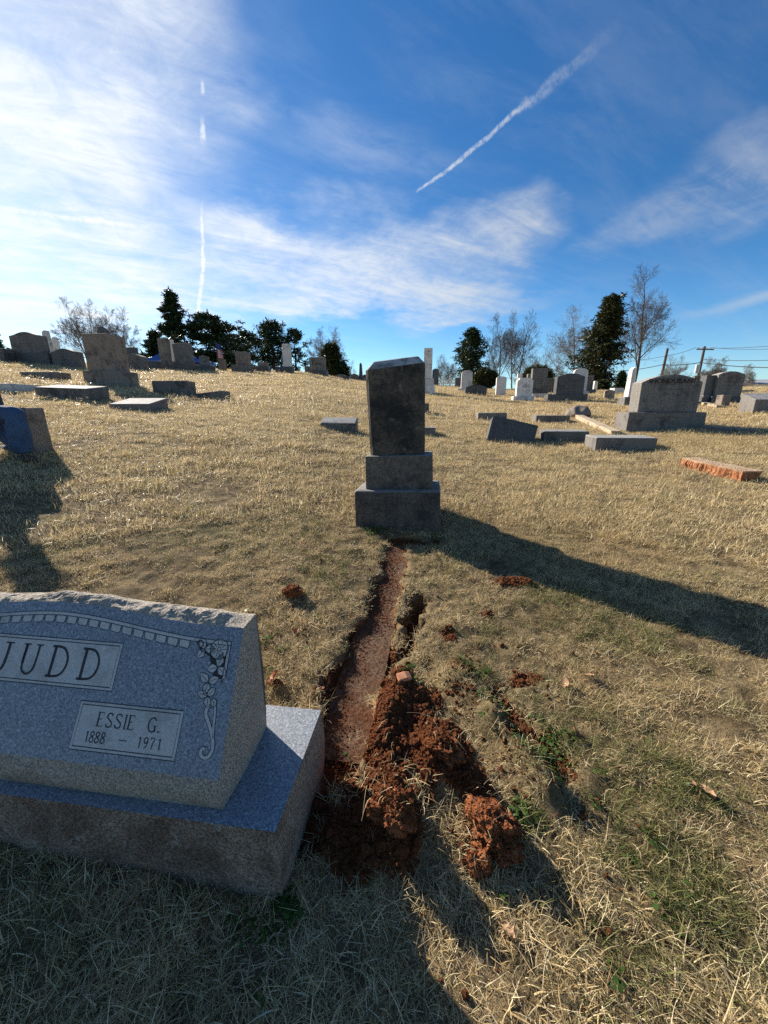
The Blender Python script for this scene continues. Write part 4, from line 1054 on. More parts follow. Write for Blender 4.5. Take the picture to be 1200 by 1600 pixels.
for t_ in green_t: t_.data.materials.clear(); t_.data.materials.append(M_GREEN)
instancer('green_grass', np.stack([gx_, gy_, ground_z(gx_, gy_)], 1), np.stack([RNG.normal(0, .15, n), RNG.normal(0, .15, n), RNG.uniform(0, 6.28, n)], 1), np.stack([s_, s_, s_], 1), RNG.integers(0, 5, n),
          source_collection('green_tuft', green_t), M_GREEN)
# roots hanging out of the clods
V, Fq, A_ = [], [], []
for (px, py, rad, n) in ((770, 1290, .09, 46), (612, 1290, .085, 30), (690, 1190, .09, 26), (800, 1170, .08, 40), (745, 1345, .04, 12), (585, 1205, .1, 14)):
    c = hit(px, py); c[2] = gz(c[0], c[1]) + .05
    for b in range(n):
        d = RNG.normal(0, 1, 3); d /= np.linalg.norm(d); d[2] = abs(d[2]) * .7; p = c + d * rad * np.array([1, 1, .7]) * RNG.uniform(.7, 1); v = RNG.normal(0, 1, 3); v = v / np.linalg.norm(v) + d * .5
        L = RNG.uniform(.02, .07); k0 = len(V); sd_ = np.cross(v, RNG.normal(0, 1, 3)); sd_ /= np.linalg.norm(sd_)
        for s_ in range(5): hw = .0008 * (1 - s_ / 6); V += [p - sd_ * hw, p + sd_ * hw]; A_ += [.75, .75]; p = p + v * L / 5; v = v + np.array([0, 0, -.35]) + RNG.normal(0, .25, 3)
        for s_ in range(4): q_ = k0 + 2 * s_; Fq.append((q_, q_ + 1, q_ + 3, q_ + 2))
ro = fast_mesh('grass_roots', np.array(V), np.array(Fq), M_GRASS, attrs={'blade': A_}); ro['kind'] = 'stuff'
# fallen leaves
M_LEAF = flat('dead_leaf', (.33, .20, .105), .7); M_LEAF2 = flat('red_leaf', (.36, .12, .055), .7)
def dead_leaf(label, px, py, size, mat, rot, seed):
    g = np.random.default_rng(seed); n = 14; V, Fs = [], []
    for i in range(n + 1):
        u = i / n; wd = size * .36 * math.sin(math.pi * min(1, u * 1.04)) * (1 + .28 * math.sin(u * 19 + seed))
        for j in range(5):
            t_ = (j - 2) / 2; V.append((size * (u - .5), wd * t_, size * (.16 * abs(t_) ** 1.5 + .14 * math.sin(u * 3 + seed) + .03 * g.normal())))
    for i in range(n):
        for j in range(4): q_ = i * 5 + j; Fs.append((q_, q_ + 1, q_ + 6, q_ + 5))
    p = hit(px, py); o = empty('dead_leaf', (p[0], p[1], gz(p[0], p[1]) + .022), (g.normal(0, .35), g.normal(0, .35), rot), label, 'leaf', 'dead leaves in the grass')
    mobj('blade', V, Fs, mat, o, True)
    k = size * .03; sx = size * .5
    mobj('stalk', [(sx - .004, -k, .0), (sx - .004, k, .0), (sx - .004, 0, k), (sx + size * .35, -k * .5, size * .12), (sx + size * .35, k * .5, size * .12), (sx + size * .35, 0, size * .13)], [(0, 1, 4, 3), (1, 2, 5, 4), (2, 0, 3, 5)], mat, o)
dead_leaf('curled pale tan leaf on a green tuft of grass', 1097, 1240, .062, M_LEAF, 1.9, 1)
dead_leaf('crumpled pinkish brown leaf below the long shadow', 921, 1062, .05, M_LEAF, .4, 2)
dead_leaf('wide flat brown leaf next to the crumpled one', 881, 1071, .055, M_LEAF, 2.8, 3)
dead_leaf('bright rust red leaf right of the turned turf', 901, 1152, .04, M_LEAF2, 2.2, 4)
dead_leaf('dark red leaf against the side of the slant headstone', 428, 1072, .062, M_LEAF2, .7, 5)
dead_leaf('orange leaf below the lone clay clod', 463, 990, .04, M_LEAF2, 1.2, 6)
dead_leaf('folded brown leaf on the coping stone edge', 603, 1058, .04, M_LEAF, 1.4, 7)
dead_leaf('small tan leaf alone in the grass above the crumpled one', 845, 1024, .035, M_LEAF, .2, 8)
dead_leaf('dull brown leaf at the corner of the slant headstone base', 500, 1072, .05, M_LEAF2, 2.4, 9)
dead_leaf('small brown leaf in the shaded foreground grass', 205, 1412, .035, M_LEAF, .9, 10)
dead_leaf('curled tan leaf in the sunlit foreground grass', 790, 1465, .045, M_LEAF, 2.2, 13)
def brick_chip():
    p = hit(630, 1086); bm = slab_bm([(-.028, 0), (.026, 0), (.030, .012), (.005, .020), (-.030, .014)], .035, .003, .002, 3)
    o = bobj('brick_chip', bm, flat('brick_red', (.50, .22, .11), .9)); o.location = (p[0], p[1], gz(p[0], p[1]) + .004); o.rotation_euler = (.25, .1, .4)
    setprops(o, 'flat orange brick chip on the top of the soil pile', 'brick chip')
brick_chip()

# ------------------------------------------------------------------ trees
class Tubes:
    def __init__(s): s.V = []; s.F = []; s.n = 0
    def add(s, pts, rads, sides):
        pts = np.asarray(pts); n = len(pts); tang = np.gradient(pts, axis=0); tang /= np.linalg.norm(tang, axis=1)[:, None] + 1e-9
        ref = np.array([0, 0, 1.]) if abs(tang[0, 2]) < .8 else np.array([1., 0, 0])
        a = np.cross(tang, ref); a /= np.linalg.norm(a, axis=1)[:, None] + 1e-9; b = np.cross(tang, a)
        an = np.arange(sides) * 2 * math.pi / sides
        ring = pts[:, None, :] + (a[:, None, :] * np.cos(an)[None, :, None] + b[:, None, :] * np.sin(an)[None, :, None]) * np.asarray(rads)[:, None, None]
        s.V.append(ring.reshape(-1, 3)); k = s.n
        i = np.arange(n - 1)[:, None]; j = np.arange(sides)[None, :]; j2 = (j + 1) % sides
        s.F.append(np.stack([k + i * sides + j, k + i * sides + j2, k + (i + 1) * sides + j2, k + (i + 1) * sides + j], -1).reshape(-1, 4)); s.n += n * sides
    def build(s, name, mat, parent): return fast_mesh(name, np.concatenate(s.V), np.concatenate(s.F), mat, parent, smooth=True)
def tubes_batch(T, P_, Rd, sides):
    """P_ (N,n,3) centre lines, Rd (N,n) radii"""
    N, n, _ = P_.shape; tang = np.gradient(P_, axis=1); tang /= np.linalg.norm(tang, axis=2, keepdims=True) + 1e-9
    ref = np.where(np.abs(tang[:, :1, 2:3]) < .8, np.array([0, 0, 1.]), np.array([1., 0, 0]))
    a = np.cross(tang, np.broadcast_to(ref, tang.shape)); a /= np.linalg.norm(a, axis=2, keepdims=True) + 1e-9; b = np.cross(tang, a)
    an = np.arange(sides) * 2 * math.pi / sides
    V = P_[:, :, None, :] + (a[:, :, None, :] * np.cos(an)[:, None] + b[:, :, None, :] * np.sin(an)[:, None]) * Rd[:, :, None, None]
    T.V.append(V.reshape(-1, 3)); t_ = np.arange(N)[:, None, None] * n * sides + T.n; i = np.arange(n - 1)[None, :, None] * sides; j = np.arange(sides)[None, None, :]; j2 = (j + 1) % sides
    T.F.append(np.stack(np.broadcast_arrays(t_ + i + j, t_ + i + j2, t_ + i + sides + j2, t_ + i + sides + j), -1).reshape(-1, 4)); T.n += N * n * sides
def bare_tree(label, px, ytop, r, seed, spread=.55, trunk=.45, lean=0.0, levels=5, mat=None, thick=1.0, forks=1, up=.05, dens=1.0, group='bare winter trees', crown=1.0):
    mat = mat or M_BARK; g = np.random.default_rng(seed); p = out(px, r); H_ = z_at(px, ytop, r) - p[2] + .3
    root = empty('bare_tree', (p[0], p[1], p[2] - .3), (0, 0, 0), label, 'tree', group)
    T, C = Tubes(), Tubes()
    fk = np.arange(forks) - (forks - 1) / 2
    P0 = np.stack([fk * .25, 0 * fk, 0 * fk], 1); D_ = np.stack([lean + fk * .30, g.normal(0, .05, forks), np.ones(forks)], 1); L = np.full(forks, H_ * .74); Rd = np.full(forks, .017 * H_ * thick)
    for lev in range(levels + 1):
        N = len(P0); n = max(3, 8 - lev) if lev else 10; d = D_ / np.linalg.norm(D_, axis=1, keepdims=True); pts = [P0]; dirs = []
        for k in range(n):
            d = d + g.normal(0, (.028, .075, .10, .12, .14, .16)[lev], (N, 3)); d[:, 2] += up * (1.6 if lev in (1, 2) else .5); d /= np.linalg.norm(d, axis=1, keepdims=True); dirs.append(d); pts.append(pts[-1] + d * L[:, None] / n)
        pts = np.stack(pts, 1); dirs = np.stack(dirs, 1); tp = np.linspace(1, .42 if lev < levels else .3, n + 1)[None] * Rd[:, None]
        tubes_batch(T if lev == 0 else C, pts, np.maximum(tp, .0052), (8, 6, 4, 3, 3, 3, 3)[lev])
        if lev == levels: break
        nc = int(round((12, 7, 5, 4, 3, 3)[lev] * dens)); idx = np.repeat(np.arange(N), nc); c = np.tile(np.arange(nc), N); M = len(idx)
        u = (trunk + (1 - trunk) * (c + g.random(M)) / nc) if lev == 0 else .18 + .80 * (c + g.random(M) * .9) / nc
        u = np.minimum(u, .985); k = np.minimum((u * n).astype(int), n - 1); f = (u * n - k)[:, None]
        q_ = pts[idx, k] * (1 - f) + pts[idx, k + 1] * f; dd = dirs[idx, k]
        ax = g.normal(0, 1, (M, 3)); ax -= dd * np.sum(ax * dd, 1, keepdims=True); ax /= np.linalg.norm(ax, axis=1, keepdims=True) + 1e-9
        ang = (g.uniform(.75, 1.35, M) * spread * (1.5 if lev == 0 else 1.25))[:, None]; nd = dd * np.cos(ang) + ax * np.sin(ang)
        ll = L[idx] * (g.uniform(.34, .52, M) * (1.25 - .65 * (u - trunk) / (1 - trunk)) * crown if lev == 0 else g.uniform(.42, .70, M) * (1.2 - .5 * u)); rr = tp[idx, k] * g.uniform(.40, .58, M)
        P0 = np.concatenate([q_, pts[:, -1]]); D_ = np.concatenate([nd, dirs[:, -1] + g.normal(0, .12, (N, 3))]); L = np.concatenate([ll, L * .40]); Rd = np.concatenate([rr, tp[:, -1] * .95])
    T.build('trunk', mat, root); C.build('crown', mat, root)
    k = H_ / np.concatenate(C.V)[:, 2].max(); root.scale = (k, k, k)
    return root
def sprays(g, centres, radii, per, size, flatz=.6, droop=0.0):
    cs_ = np.repeat(centres, per, 0); rr = np.repeat(radii, per)[:, None]; n = len(cs_)
    d = g.normal(0, 1, (n, 3)); d /= np.linalg.norm(d, axis=1)[:, None]; pp = cs_ + d * rr * (g.random((n, 1)) ** .45) * np.array([1, 1, flatz])
    ax = d + g.normal(0, .6, (n, 3)); ax[:, 2] = ax[:, 2] * .6 - droop; ax /= np.linalg.norm(ax, axis=1)[:, None]
    sd_ = np.cross(ax, g.normal(0, 1, (n, 3))); sd_ /= np.linalg.norm(sd_, axis=1)[:, None]
    L = size * g.uniform(.6, 1.4, (n, 1)); w_ = L * g.uniform(.22, .40, (n, 1))
    V = np.stack([pp - sd_ * w_ * .5, pp + sd_ * w_ * .5, pp + ax * L * .7 + sd_ * w_ * .4, pp + ax * L - sd_ * w_ * .12], 1).reshape(-1, 3)
    return V, np.arange(n * 4).reshape(-1, 4), np.repeat(g.random(n), 4)
def conifer(label, px, ytop, r, seed, width, mat=None, prof_=None, ang=(70, 95), nb=110, size=.28, per=13, base=.06, lean=0.0, flatz=.55, name='cedar_tree', upturn=.2, clump=.13, cat='tree', group='evergreens on the hilltop', inner=.25, tiers=0):
    mat = mat or M_NEEDLE; g = np.random.default_rng(seed); p = out(px, r); H_ = z_at(px, ytop, r) - p[2] + .2; Wd = width * per_px(p)
    root = empty(name, (p[0], p[1], p[2] - .2), (0, 0, 0), label, cat, group); T = Tubes(); prof_ = prof_ or (lambda u: (1 - u) ** .8)
    tz = np.linspace(0, H_ * .97, 9); tp = np.stack([lean * tz + .012 * H_ * np.sin(tz * .9 + seed), .01 * H_ * np.cos(tz + seed), tz], 1)
    T.add(tp, np.linspace(.028 * H_, .004 * H_, 9), 8); cen, rad = [], []
    for b in range(nb):
        u = base + (1 - base) * ((b + g.random()) / nb) ** .92; u = u if not tiers else min(.97, max(base, round(u * tiers) / tiers + g.normal(0, .012))); R_ = Wd / 2 * prof_(u) * g.uniform(.62, 1.15); th = b * 2.399 + g.normal(0, .4); a = R(g.uniform(*ang))
        q_ = np.array([np.interp(u * H_, tz, tp[:, 0]), np.interp(u * H_, tz, tp[:, 1]), u * H_]); n = 6; pts = [q_]; aa = a
        for k in range(n):
            aa = a - upturn * k / n; pts.append(pts[-1] + np.array([math.cos(th) * math.sin(aa), math.sin(th) * math.sin(aa), math.cos(aa)]) * R_ / n)
        T.add(pts, np.linspace(.006 * H_ * (1 - u * .6), .0015 * H_, n + 1), 4)
        for k in range(n + 1):
            f = k / n
            if f < inner: continue
            for _ in range(2 if f > .5 else 1):
                cen.append(pts[k] + g.normal(0, 1, 3) * clump * Wd * .28 * np.array([1, 1, .5])); rad.append(clump * Wd * .5 * g.uniform(.5, 1.1) * (1.1 - .35 * u))
    V, Fq, A_ = sprays(g, np.array(cen), np.array(rad), per, size, flatz, .05)
    T.build('trunk', M_BARK, root); fast_mesh('crown', V, Fq, mat, root, attrs={'blade': A_})
    return root
def bush(label, px, ytop, r, width, seed, mat):
    g = np.random.default_rng(seed); p = out(px, r); H_ = z_at(px, ytop, r) - p[2]; Wd = width * per_px(p)
    root = empty('round_bush', (p[0], p[1], p[2]), (0, 0, 0), label, 'bush', 'clipped round bushes'); n = 420
    d = g.normal(0, 1, (n, 3)); d /= np.linalg.norm(d, axis=1)[:, None]; k = 1 + .10 * np.array([float(fbm(a[0] * 2 + 5, a[1] * 2 + a[2] * 2, seed, 2)) for a in d])
    cen = d * np.array([Wd / 2, Wd / 2, H_ * .52]) * (g.uniform(.72, .96, n) * k)[:, None] + np.array([0, 0, H_ * .48]); cen = cen[cen[:, 2] > .02]
    V, Fq, A_ = sprays(g, cen, np.full(len(cen), Wd * .08), 24, .13, .9)
    fast_mesh('foliage', V, Fq, mat, root, attrs={'blade': A_}); T = Tubes()
    for k in range(5): T.add([(0, 0, -.1), (g.normal(0, .15) * Wd, g.normal(0, .15) * Wd, H_ * .4), (g.normal(0, .25) * Wd, g.normal(0, .25) * Wd, H_ * .7)], [.05, .035, .01], 5)
    T.build('stem', M_BARK, root)
columnar = lambda u: min(1, (1 - u) * 3.0) ** .7 * (.55 + .45 * (1 - u)) * (.7 + .3 * min(1, u * 6))
broad = lambda u: math.sin(math.pi * min(1, .12 + u * .88)) ** .6
conifer('tall ragged dark cedar topping the left hill', 283, 461, 42, 1, 64, prof_=lambda u: (1 - u) ** .5 * (.68 + .32 * math.sin(u * 26)), nb=84, size=.27, ang=(66, 96), upturn=.4, clump=.15, per=18, flatz=.40)
conifer('dark low spruce left of the tall ragged cedar', 252, 522, 38, 2, 58, nb=60, size=.28, prof_=lambda u: (1 - u) ** .9, upturn=.3, ang=(70, 100))
conifer('wide flat layered cedar spreading right of the tall one', 335, 496, 40, 3, 150, prof_=lambda u: (.75 + .25 * math.sin(u * 17)) * (1 - max(0, u - .55) * 1.5) * min(1, .35 + u * 1.6), ang=(84, 96), nb=84, size=.28, base=.20, flatz=.20, upturn=.10, clump=.105, inner=.34, per=24, tiers=6)
conifer('dark cedar filling the gap behind the little flag', 392, 522, 46, 4, 92, prof_=broad, nb=76, size=.28, base=.10, flatz=.28, ang=(80, 95), clump=.13, tiers=6)
conifer('soft bluish pine with round tufts left of the pale shaft', 430, 508, 46, 5, 66, prof_=broad, nb=50, size=.27, base=.16, flatz=.9, ang=(40, 85), clump=.19, inner=.5, name='pine_tree', upturn=.5, per=18)
conifer('slim pine right of the pale shaft', 463, 517, 44, 6, 46, prof_=broad, nb=32, size=.25, base=.12, flatz=.9, ang=(40, 85), clump=.18, inner=.55, name='pine_tree', upturn=.5, per=16)
conifer('young pine in front of the round bare tree', 519, 541, 34, 7, 58, M_NEEDLE2, prof_=lambda u: (1 - u) ** .7, nb=60, size=.26, base=.03, flatz=.8, ang=(40, 80), clump=.16, name='pine_tree', upturn=.4)
conifer('small dark pine low beside the young pine', 535, 572, 33, 17, 40, prof_=lambda u: (1 - u) ** .7, nb=36, size=.22, base=.03, flatz=.8, ang=(40, 80), clump=.18, name='pine_tree', upturn=.4)
conifer('dark evergreen cut by the left edge of the picture', -6, 516, 34, 8, 66, prof_=lambda u: (1 - u) ** .8, nb=54, size=.26, upturn=.3)
conifer('dense upright evergreen behind the white arched tablet', 734, 516, 36, 9, 56, M_NEEDLE, prof_=lambda u: min(1, (1 - u) * 2.2) ** .8 * (.6 + .4 * min(1, u * 3 + .35)), nb=90, size=.21, base=.02, flatz=.7, ang=(45, 85), clump=.165, inner=.2, upturn=.5)
conifer('large cedar leaning to the right beside the tall bare tree', 924, 467, 38, 10, 92, M_NEEDLE2, prof_=lambda u: min(1, (1 - u) * 1.55) ** .85 * (.75 + .25 * math.sin(u * 25)), nb=170, size=.25, base=.03, flatz=.5, ang=(60, 95), clump=.15, lean=.12, upturn=.3, inner=.2)
conifer('small pointed fir by the foot of the tall bare tree', 970, 582, 34, 11, 26, nb=46, size=.18, prof_=lambda u: (1 - u), upturn=.2, name='fir_tree')
conifer('low dark juniper at the foot of the leaning cedar', 940, 597, 30, 12, 26, M_NEEDLE2, prof_=broad, nb=34, size=.16, name='juniper', cat='shrub')
bush('round dark bush with olive top behind the low polished stone', 757, 575, 26, 36, 21, M_NEEDLE2)
bush('round olive bush behind the tall headstone with sunlit edge', 838, 571, 27, 46, 22, M_NEEDLE2)
bare_tree('bare multi stemmed tree left of the brown headstone', 150, 467, 44, 31, .55, .22, -.05, 5, M_BARK2, .7, 2, dens=.9)
bare_tree('fine twigged bare tree right of the brown headstone', 190, 478, 46, 32, .55, .20, .10, 5, M_BARK2, .6, 2, dens=.9)
bare_tree('round bare tree behind the named grey block', 512, 507, 55, 33, .62, .18, 0, 5, M_BARK2, .75, 2, dens=1.0)
bare_tree('faint low bare tree right of the round one', 548, 560, 62, 34, .6, .2, .05, 4, M_BARK2, .7)
bare_tree('tall straight bare tree on the left of the pair', 778, 486, 46, 35, .42, .30, -.02, 5, M_BARK, .75, dens=.85)
bare_tree('tall forked bare tree on the right of the pair', 803, 484, 45, 36, .50, .24, .02, 5, M_BARK, .75, 2, dens=.8)
bare_tree('bare tree reaching behind the leaning cedar', 896, 474, 52, 37, .62, .22, 0, 5, M_BARK2, .8)
bare_tree('tallest bare tree standing alone right of the cedar', 990, 412, 42, 52, .55, .34, .02, 5, M_BARK, 1.0, dens=1.0, crown=.95)
bare_tree('low bare tree behind the wide family monument', 1048, 553, 58, 39, .6, .15, 0, 4, M_BARK2, .8, 2)
bare_tree('spreading bare tree behind the crossarm pole', 1112, 556, 60, 40, .7, .18, .05, 5, M_BARK2, .8, 2)
bare_tree('hazy round bare tree above the white house', 1165, 568, 72, 41, .72, .18, 0, 5, M_BARK2, .8)
bare_tree('thin bare saplings right of the pale pillar', 697, 553, 60, 42, .5, .12, 0, 4, M_BARK2, .6, 3)
bare_tree('thin bare saplings left of the round olive bush', 822, 545, 66, 43, .5, .12, .1, 4, M_BARK2, .6, 3)
bare_tree('bare sapling thicket behind the dark family stone', 868, 556, 66, 44, .55, .12, 0, 4, M_BARK2, .6, 3)
bare_tree('bare tree reaching in over the left picture edge', -30, 490, 40, 45, .75, .35, .02, 5, M_BARK2, .7)
bare_tree('slender bare sapling beside the dense upright evergreen', 768, 540, 50, 46, .4, .3, -.06, 4, M_BARK, .5)

# ------------------------------------------------------------------ poles, wires, fence, house, car, flag
M_POLE = flat('pole_wood', (.10, .075, .055), .95); M_WIRE = flat('black_cable', (.012, .012, .014), .6); M_METAL = flat('grey_steel', (.40, .41, .42), .45, .6)
M_PAINT = flat('white_paint', (.78, .77, .74), .6); M_ROOF = flat('grey_shingle', (.30, .31, .33), .9); M_GLASS = flat('dark_glass', (.02, .025, .03), .1)
def box_bm(bm, x0, x1, y0, y1, z0, z1):
    v = [bm.verts.new(q_) for q_ in ((x0, y0, z0), (x1, y0, z0), (x1, y1, z0), (x0, y1, z0), (x0, y0, z1), (x1, y0, z1), (x1, y1, z1), (x0, y1, z1))]
    for f in ((3, 2, 1, 0), (4, 5, 6, 7), (0, 1, 5, 4), (1, 2, 6, 5), (2, 3, 7, 6), (3, 0, 4, 7)): bm.faces.new([v[i] for i in f])
def box(name, mat, parent, *a, bev=0.0):
    bm = bmesh.new(); box_bm(bm, *a)
    if bev: bmesh.ops.bevel(bm, geom=bm.edges[:], offset=bev, segments=2, affect='EDGES')
    return bobj(name, bm, mat, parent)
def pole(label, px, ytop, r, arm, leanx):
    p = out(px, r); H_ = z_at(px, ytop, r) - p[2] + .5
    o = empty('utility_pole', (p[0], p[1], p[2] - .5), (0, R(leanx), 0), label, 'utility pole', 'utility poles along the road')
    T = Tubes(); T.add([(0, 0, 0), (0, 0, H_ * .5), (0, 0, H_)], [.21, .17, .14], 10); T.build('post', M_POLE, o)
    if arm:
        box('crossarm', M_POLE, o, -1.1, 1.1, -.22, -.141, H_ - .45, H_ - .30, bev=.01)
        T = Tubes(); T.add([(-.42, -.1, H_ - 3.2), (-.42, -.1, H_ - 2.2)], [.27, .27], 12); t_ = T.build('transformer', M_METAL, o)
        bm = bmesh.new(); bmesh.ops.create_circle(bm, cap_ends=True, radius=.27, segments=12, matrix=Matrix.Translation((-.42, -.1, H_ - 2.2))); bobj('lid', bm, M_METAL, t_)
        for x in (-1.0, -.5, .5, 1.0): box('insulator', M_METAL, o, x - .04, x + .04, -.22, -.14, H_ - .299, H_ - .15)
    return np.array([p[0], p[1], p[2] - .5 + H_])
t1 = pole('plain leaning utility pole behind the wide family monument', 1030, 545, 62, False, 2.5)
t2 = pole('utility pole with crossarm and transformer can', 1088, 542, 66, True, 1.0)
def wire(label, A_, B_, sag, rad):
    u = np.linspace(0, 1, 25)[:, None]; pts = A_ * (1 - u) + B_ * u; pts[:, 2] -= sag * 4 * (u * (1 - u))[:, 0]
    T = Tubes(); T.add(pts, np.full(25, rad), 5); o = T.build('power_line', M_WIRE, None); setprops(o, label, 'power line', 'power lines between the poles')
V3 = lambda v, dz_, dx_=0: np.array([v[0] + dx_, v[1], v[2] + dz_])
far_l = out(930, 66); far_l[2] = z_at(930, 580, 66)
off_r = out(1330, 58); off_r[2] = z_at(1330, 522, 58)
wire('thick lower cable from the crossarm pole out to the right', V3(t2, -1.9), V3(off_r, -2.6), .5, .045)
wire('second thick cable close above the lower one', V3(t2, -1.5), V3(off_r, -1.7), .4, .030)
wire('upper thin wire from the crossarm out to the right', V3(t2, -.15, -1), V3(off_r, 0), .5, .022)
wire('second thin wire beside the upper one from the crossarm', V3(t2, -.15, 1), V3(off_r, -.5), .5, .022)
wire('thick cable slung between the two poles', V3(t1, -1.9), V3(t2, -1.9), .15, .045)
wire('thin wire slung between the pole tops', V3(t1, -.9), V3(t2, -.15, -1), .15, .022)
wire('thick cable running left from the plain pole into the trees', V3(far_l, 0), V3(t1, -1.9), .3, .040)
wire('thin wire running left from the plain pole into the trees', V3(far_l, 1.3), V3(t1, -.9), .3, .022)
wire('lowest faint wire far out on the right', V3(t2, -4.2), V3(off_r, -6.0), .3, .020)
def white_fence():
    a = out(684, 40); b = out(712, 40); d = b - a; L = float(np.linalg.norm(d[:2]))
    o = empty('white_fence', (a[0], a[1], a[2]), (0, 0, math.atan2(d[1], d[0])), 'white rail fence between the pale pillar and the evergreen', 'fence'); h = .95
    n = 4
    for k in range(n): x = L * k / (n - 1); box('post', M_PAINT, o, x - .06, x + .06, -.06, .06, -.3, h + (.35 if k == 2 else .08))
    for z in (.30, .58, .86): box('rail', M_PAINT, o, -.3, L + .3, -.095, -.063, z - .05, z + .05)
white_fence()
def house():
    p = out(1180, 75); s_ = per_px(p); o = empty('white_house', (p[0], p[1], p[2] - 1.2), (0, 0, R(-18)), 'low white house with grey roof far off on the right skyline', 'house'); w_, d = 2.6, 5; h = z_at(1180, 602, 75) - p[2] + 1.2
    box('wall', M_PAINT, o, -w_, w_ * 1.2, -d / 2, d / 2, 0, h)
    bm = bmesh.new(); hh = .75; v = [bm.verts.new(q_) for q_ in ((-w_ - .3, -d / 2 - .4, h), (w_ * 1.2 + .3, -d / 2 - .4, h), (w_ * 1.2 + .3, d / 2 + .4, h), (-w_ - .3, d / 2 + .4, h), (-w_ - .3, 0, h + hh), (w_ * 1.2 + .3, 0, h + hh))]
    for f in ((0, 1, 5, 4), (2, 3, 4, 5), (3, 0, 4), (1, 2, 5), (0, 3, 2, 1)): bm.faces.new([v[i] for i in f])
    bobj('roof', bm, M_ROOF, o)
    for x in (-1.6, .2, 2.0):
        f = box('window', M_PAINT, o, x - .5, x + .5, -d / 2 - .05, -d / 2 - .003, h - 1.5, h - .45); box('pane', M_GLASS, f, x - .42, x + .42, -d / 2 - .06, -d / 2 - .052, h - 1.42, h - .53)
house()
def car():
    p = out(290, 34); M_CAR = flat('blue_car_paint', (.02, .07, .32), .25); o = empty('blue_car', (p[0], p[1], p[2]), (0, 0, R(6)), 'bright blue parked car half hidden behind the leaning grey block', 'car')
    sec = [(-2.1, .28), (2.1, .28), (2.15, .62), (1.95, .82), (1.05, .92), (.45, 1.38), (-.95, 1.40), (-1.75, .98), (-2.12, .90)]
    bm = slab_bm(sec, 1.72, .07, 0, 1); bobj('body', bm, M_CAR, o, True)
    for sgn in (-1, 1): bobj('window', slab_bm([(-1.45, .96), (.85, .96), (.40, 1.30), (-.92, 1.31)], .02, .004, 0, 1, y0=sgn * .868), M_GLASS, o)
    M_TYRE = flat('tyre', (.015, .015, .015), .9)
    for x in (-1.3, 1.3):
        for sgn in (-1, 1):
            bm = bmesh.new(); bmesh.ops.create_cone(bm, cap_ends=True, segments=18, radius1=.32, radius2=.32, depth=.2, matrix=Matrix.Translation((x, sgn * .79, .32)) @ Matrix.Rotation(R(90), 4, 'X')); wl = bobj('wheel', bm, M_TYRE, o)
            bm = bmesh.new(); bmesh.ops.create_cone(bm, cap_ends=True, segments=14, radius1=.19, radius2=.17, depth=.03, matrix=Matrix.Translation((x, sgn * .90, .32)) @ Matrix.Rotation(R(90), 4, 'X')); bobj('rim', bm, M_METAL, wl)
    for y in (-.6, .6): box('headlight', M_PAINT, o, 2.10, 2.17, y - .18, y + .18, .64, .76, bev=.01)
car()
def flag():
    p = out(347, 20); z1 = z_at(347, 537, 20) - p[2]; z0f = z_at(347, 561, 20) - p[2]
    o = empty('small_flag', (p[0], p[1] - .25, p[2]), (0, R(1), 0), 'small red white and blue flag drooping on a stick', 'flag')
    T = Tubes(); T.add([(0, 0, -.1), (0, 0, z1 + .08)], [.010, .008], 6); T.build('stick', M_POLE, o)
    M_R = flat('flag_red', (.50, .03, .05), .8); M_W = flat('flag_white', (.72, .70, .70), .8); M_B = flat('flag_blue', (.03, .05, .22), .8)
    n, V, Fs, mi = 26, [], [], []; nc = 13
    for j in range(n + 1):
        t_ = j / n; z = z1 - (z1 - z0f) * t_
        for i in range(nc + 1): u = i / nc; V.append((.012 + .30 * u * (.45 + .55 * t_) , .05 * math.sin(u * 9 + t_ * 2) * (.4 + u), z - .10 * u * (1 - t_)))
    for j in range(n):
        for i in range(nc): q_ = j * (nc + 1) + i; Fs.append((q_, q_ + 1, q_ + nc + 2, q_ + nc + 1)); mi.append(2 if j < 11 else (0 if i % 2 == 0 else 1))
    mobj('cloth', V, Fs, None, o, True, [M_R, M_W, M_B], mi)
flag()

# ------------------------------------------------------------------ kneeling person at the left edge
G('rough brown headstone behind the kneeling person', 22, 58, 637, 706, 'flat', .22, M_TAN, taper=.9, yaw=-5)
def skin_mesh(name, joints, edges, mat, parent, sub=2, root=0):
    me = bpy.data.meshes.new(name); me.from_pydata([j[:3] for j in joints], edges, []); o = bpy.data.objects.new(name, me); COL.objects.link(o)
    sk = o.modifiers.new('skin', 'SKIN'); sk.use_smooth_shade = True
    if not me.skin_vertices: me.skin_vertices.new()
    for i, j in enumerate(joints):
        rr = j[3]; me.skin_vertices[0].data[i].radius = (rr, j[4] if len(j) > 4 else rr); me.skin_vertices[0].data[i].use_root = (i == root)
    ss_ = o.modifiers.new('sub', 'SUBSURF'); ss_.levels = sub; ss_.render_levels = sub
    dg = bpy.context.evaluated_depsgraph_get(); dg.update(); m2 = bpy.data.meshes.new_from_object(o.evaluated_get(dg)); bpy.data.objects.remove(o)
    m2.materials.clear(); m2.materials.append(mat); m2.polygons.foreach_set('use_smooth', [True] * len(m2.polygons))
    if name in ('jeans', 'jacket'):
        for v in m2.vertices:
            c = v.co; k = float(fbm(c.x * 9 + c.z * 5, c.y * 7 + c.z * 14, 7, 3)) + .5 * float(fbm(c.x * 22, c.z * 26 + c.y * 9, 9, 2)); v.co = c + v.normal * k * .030
    o = bpy.data.objects.new(name, m2); COL.objects.link(o); o.parent = parent
    return o
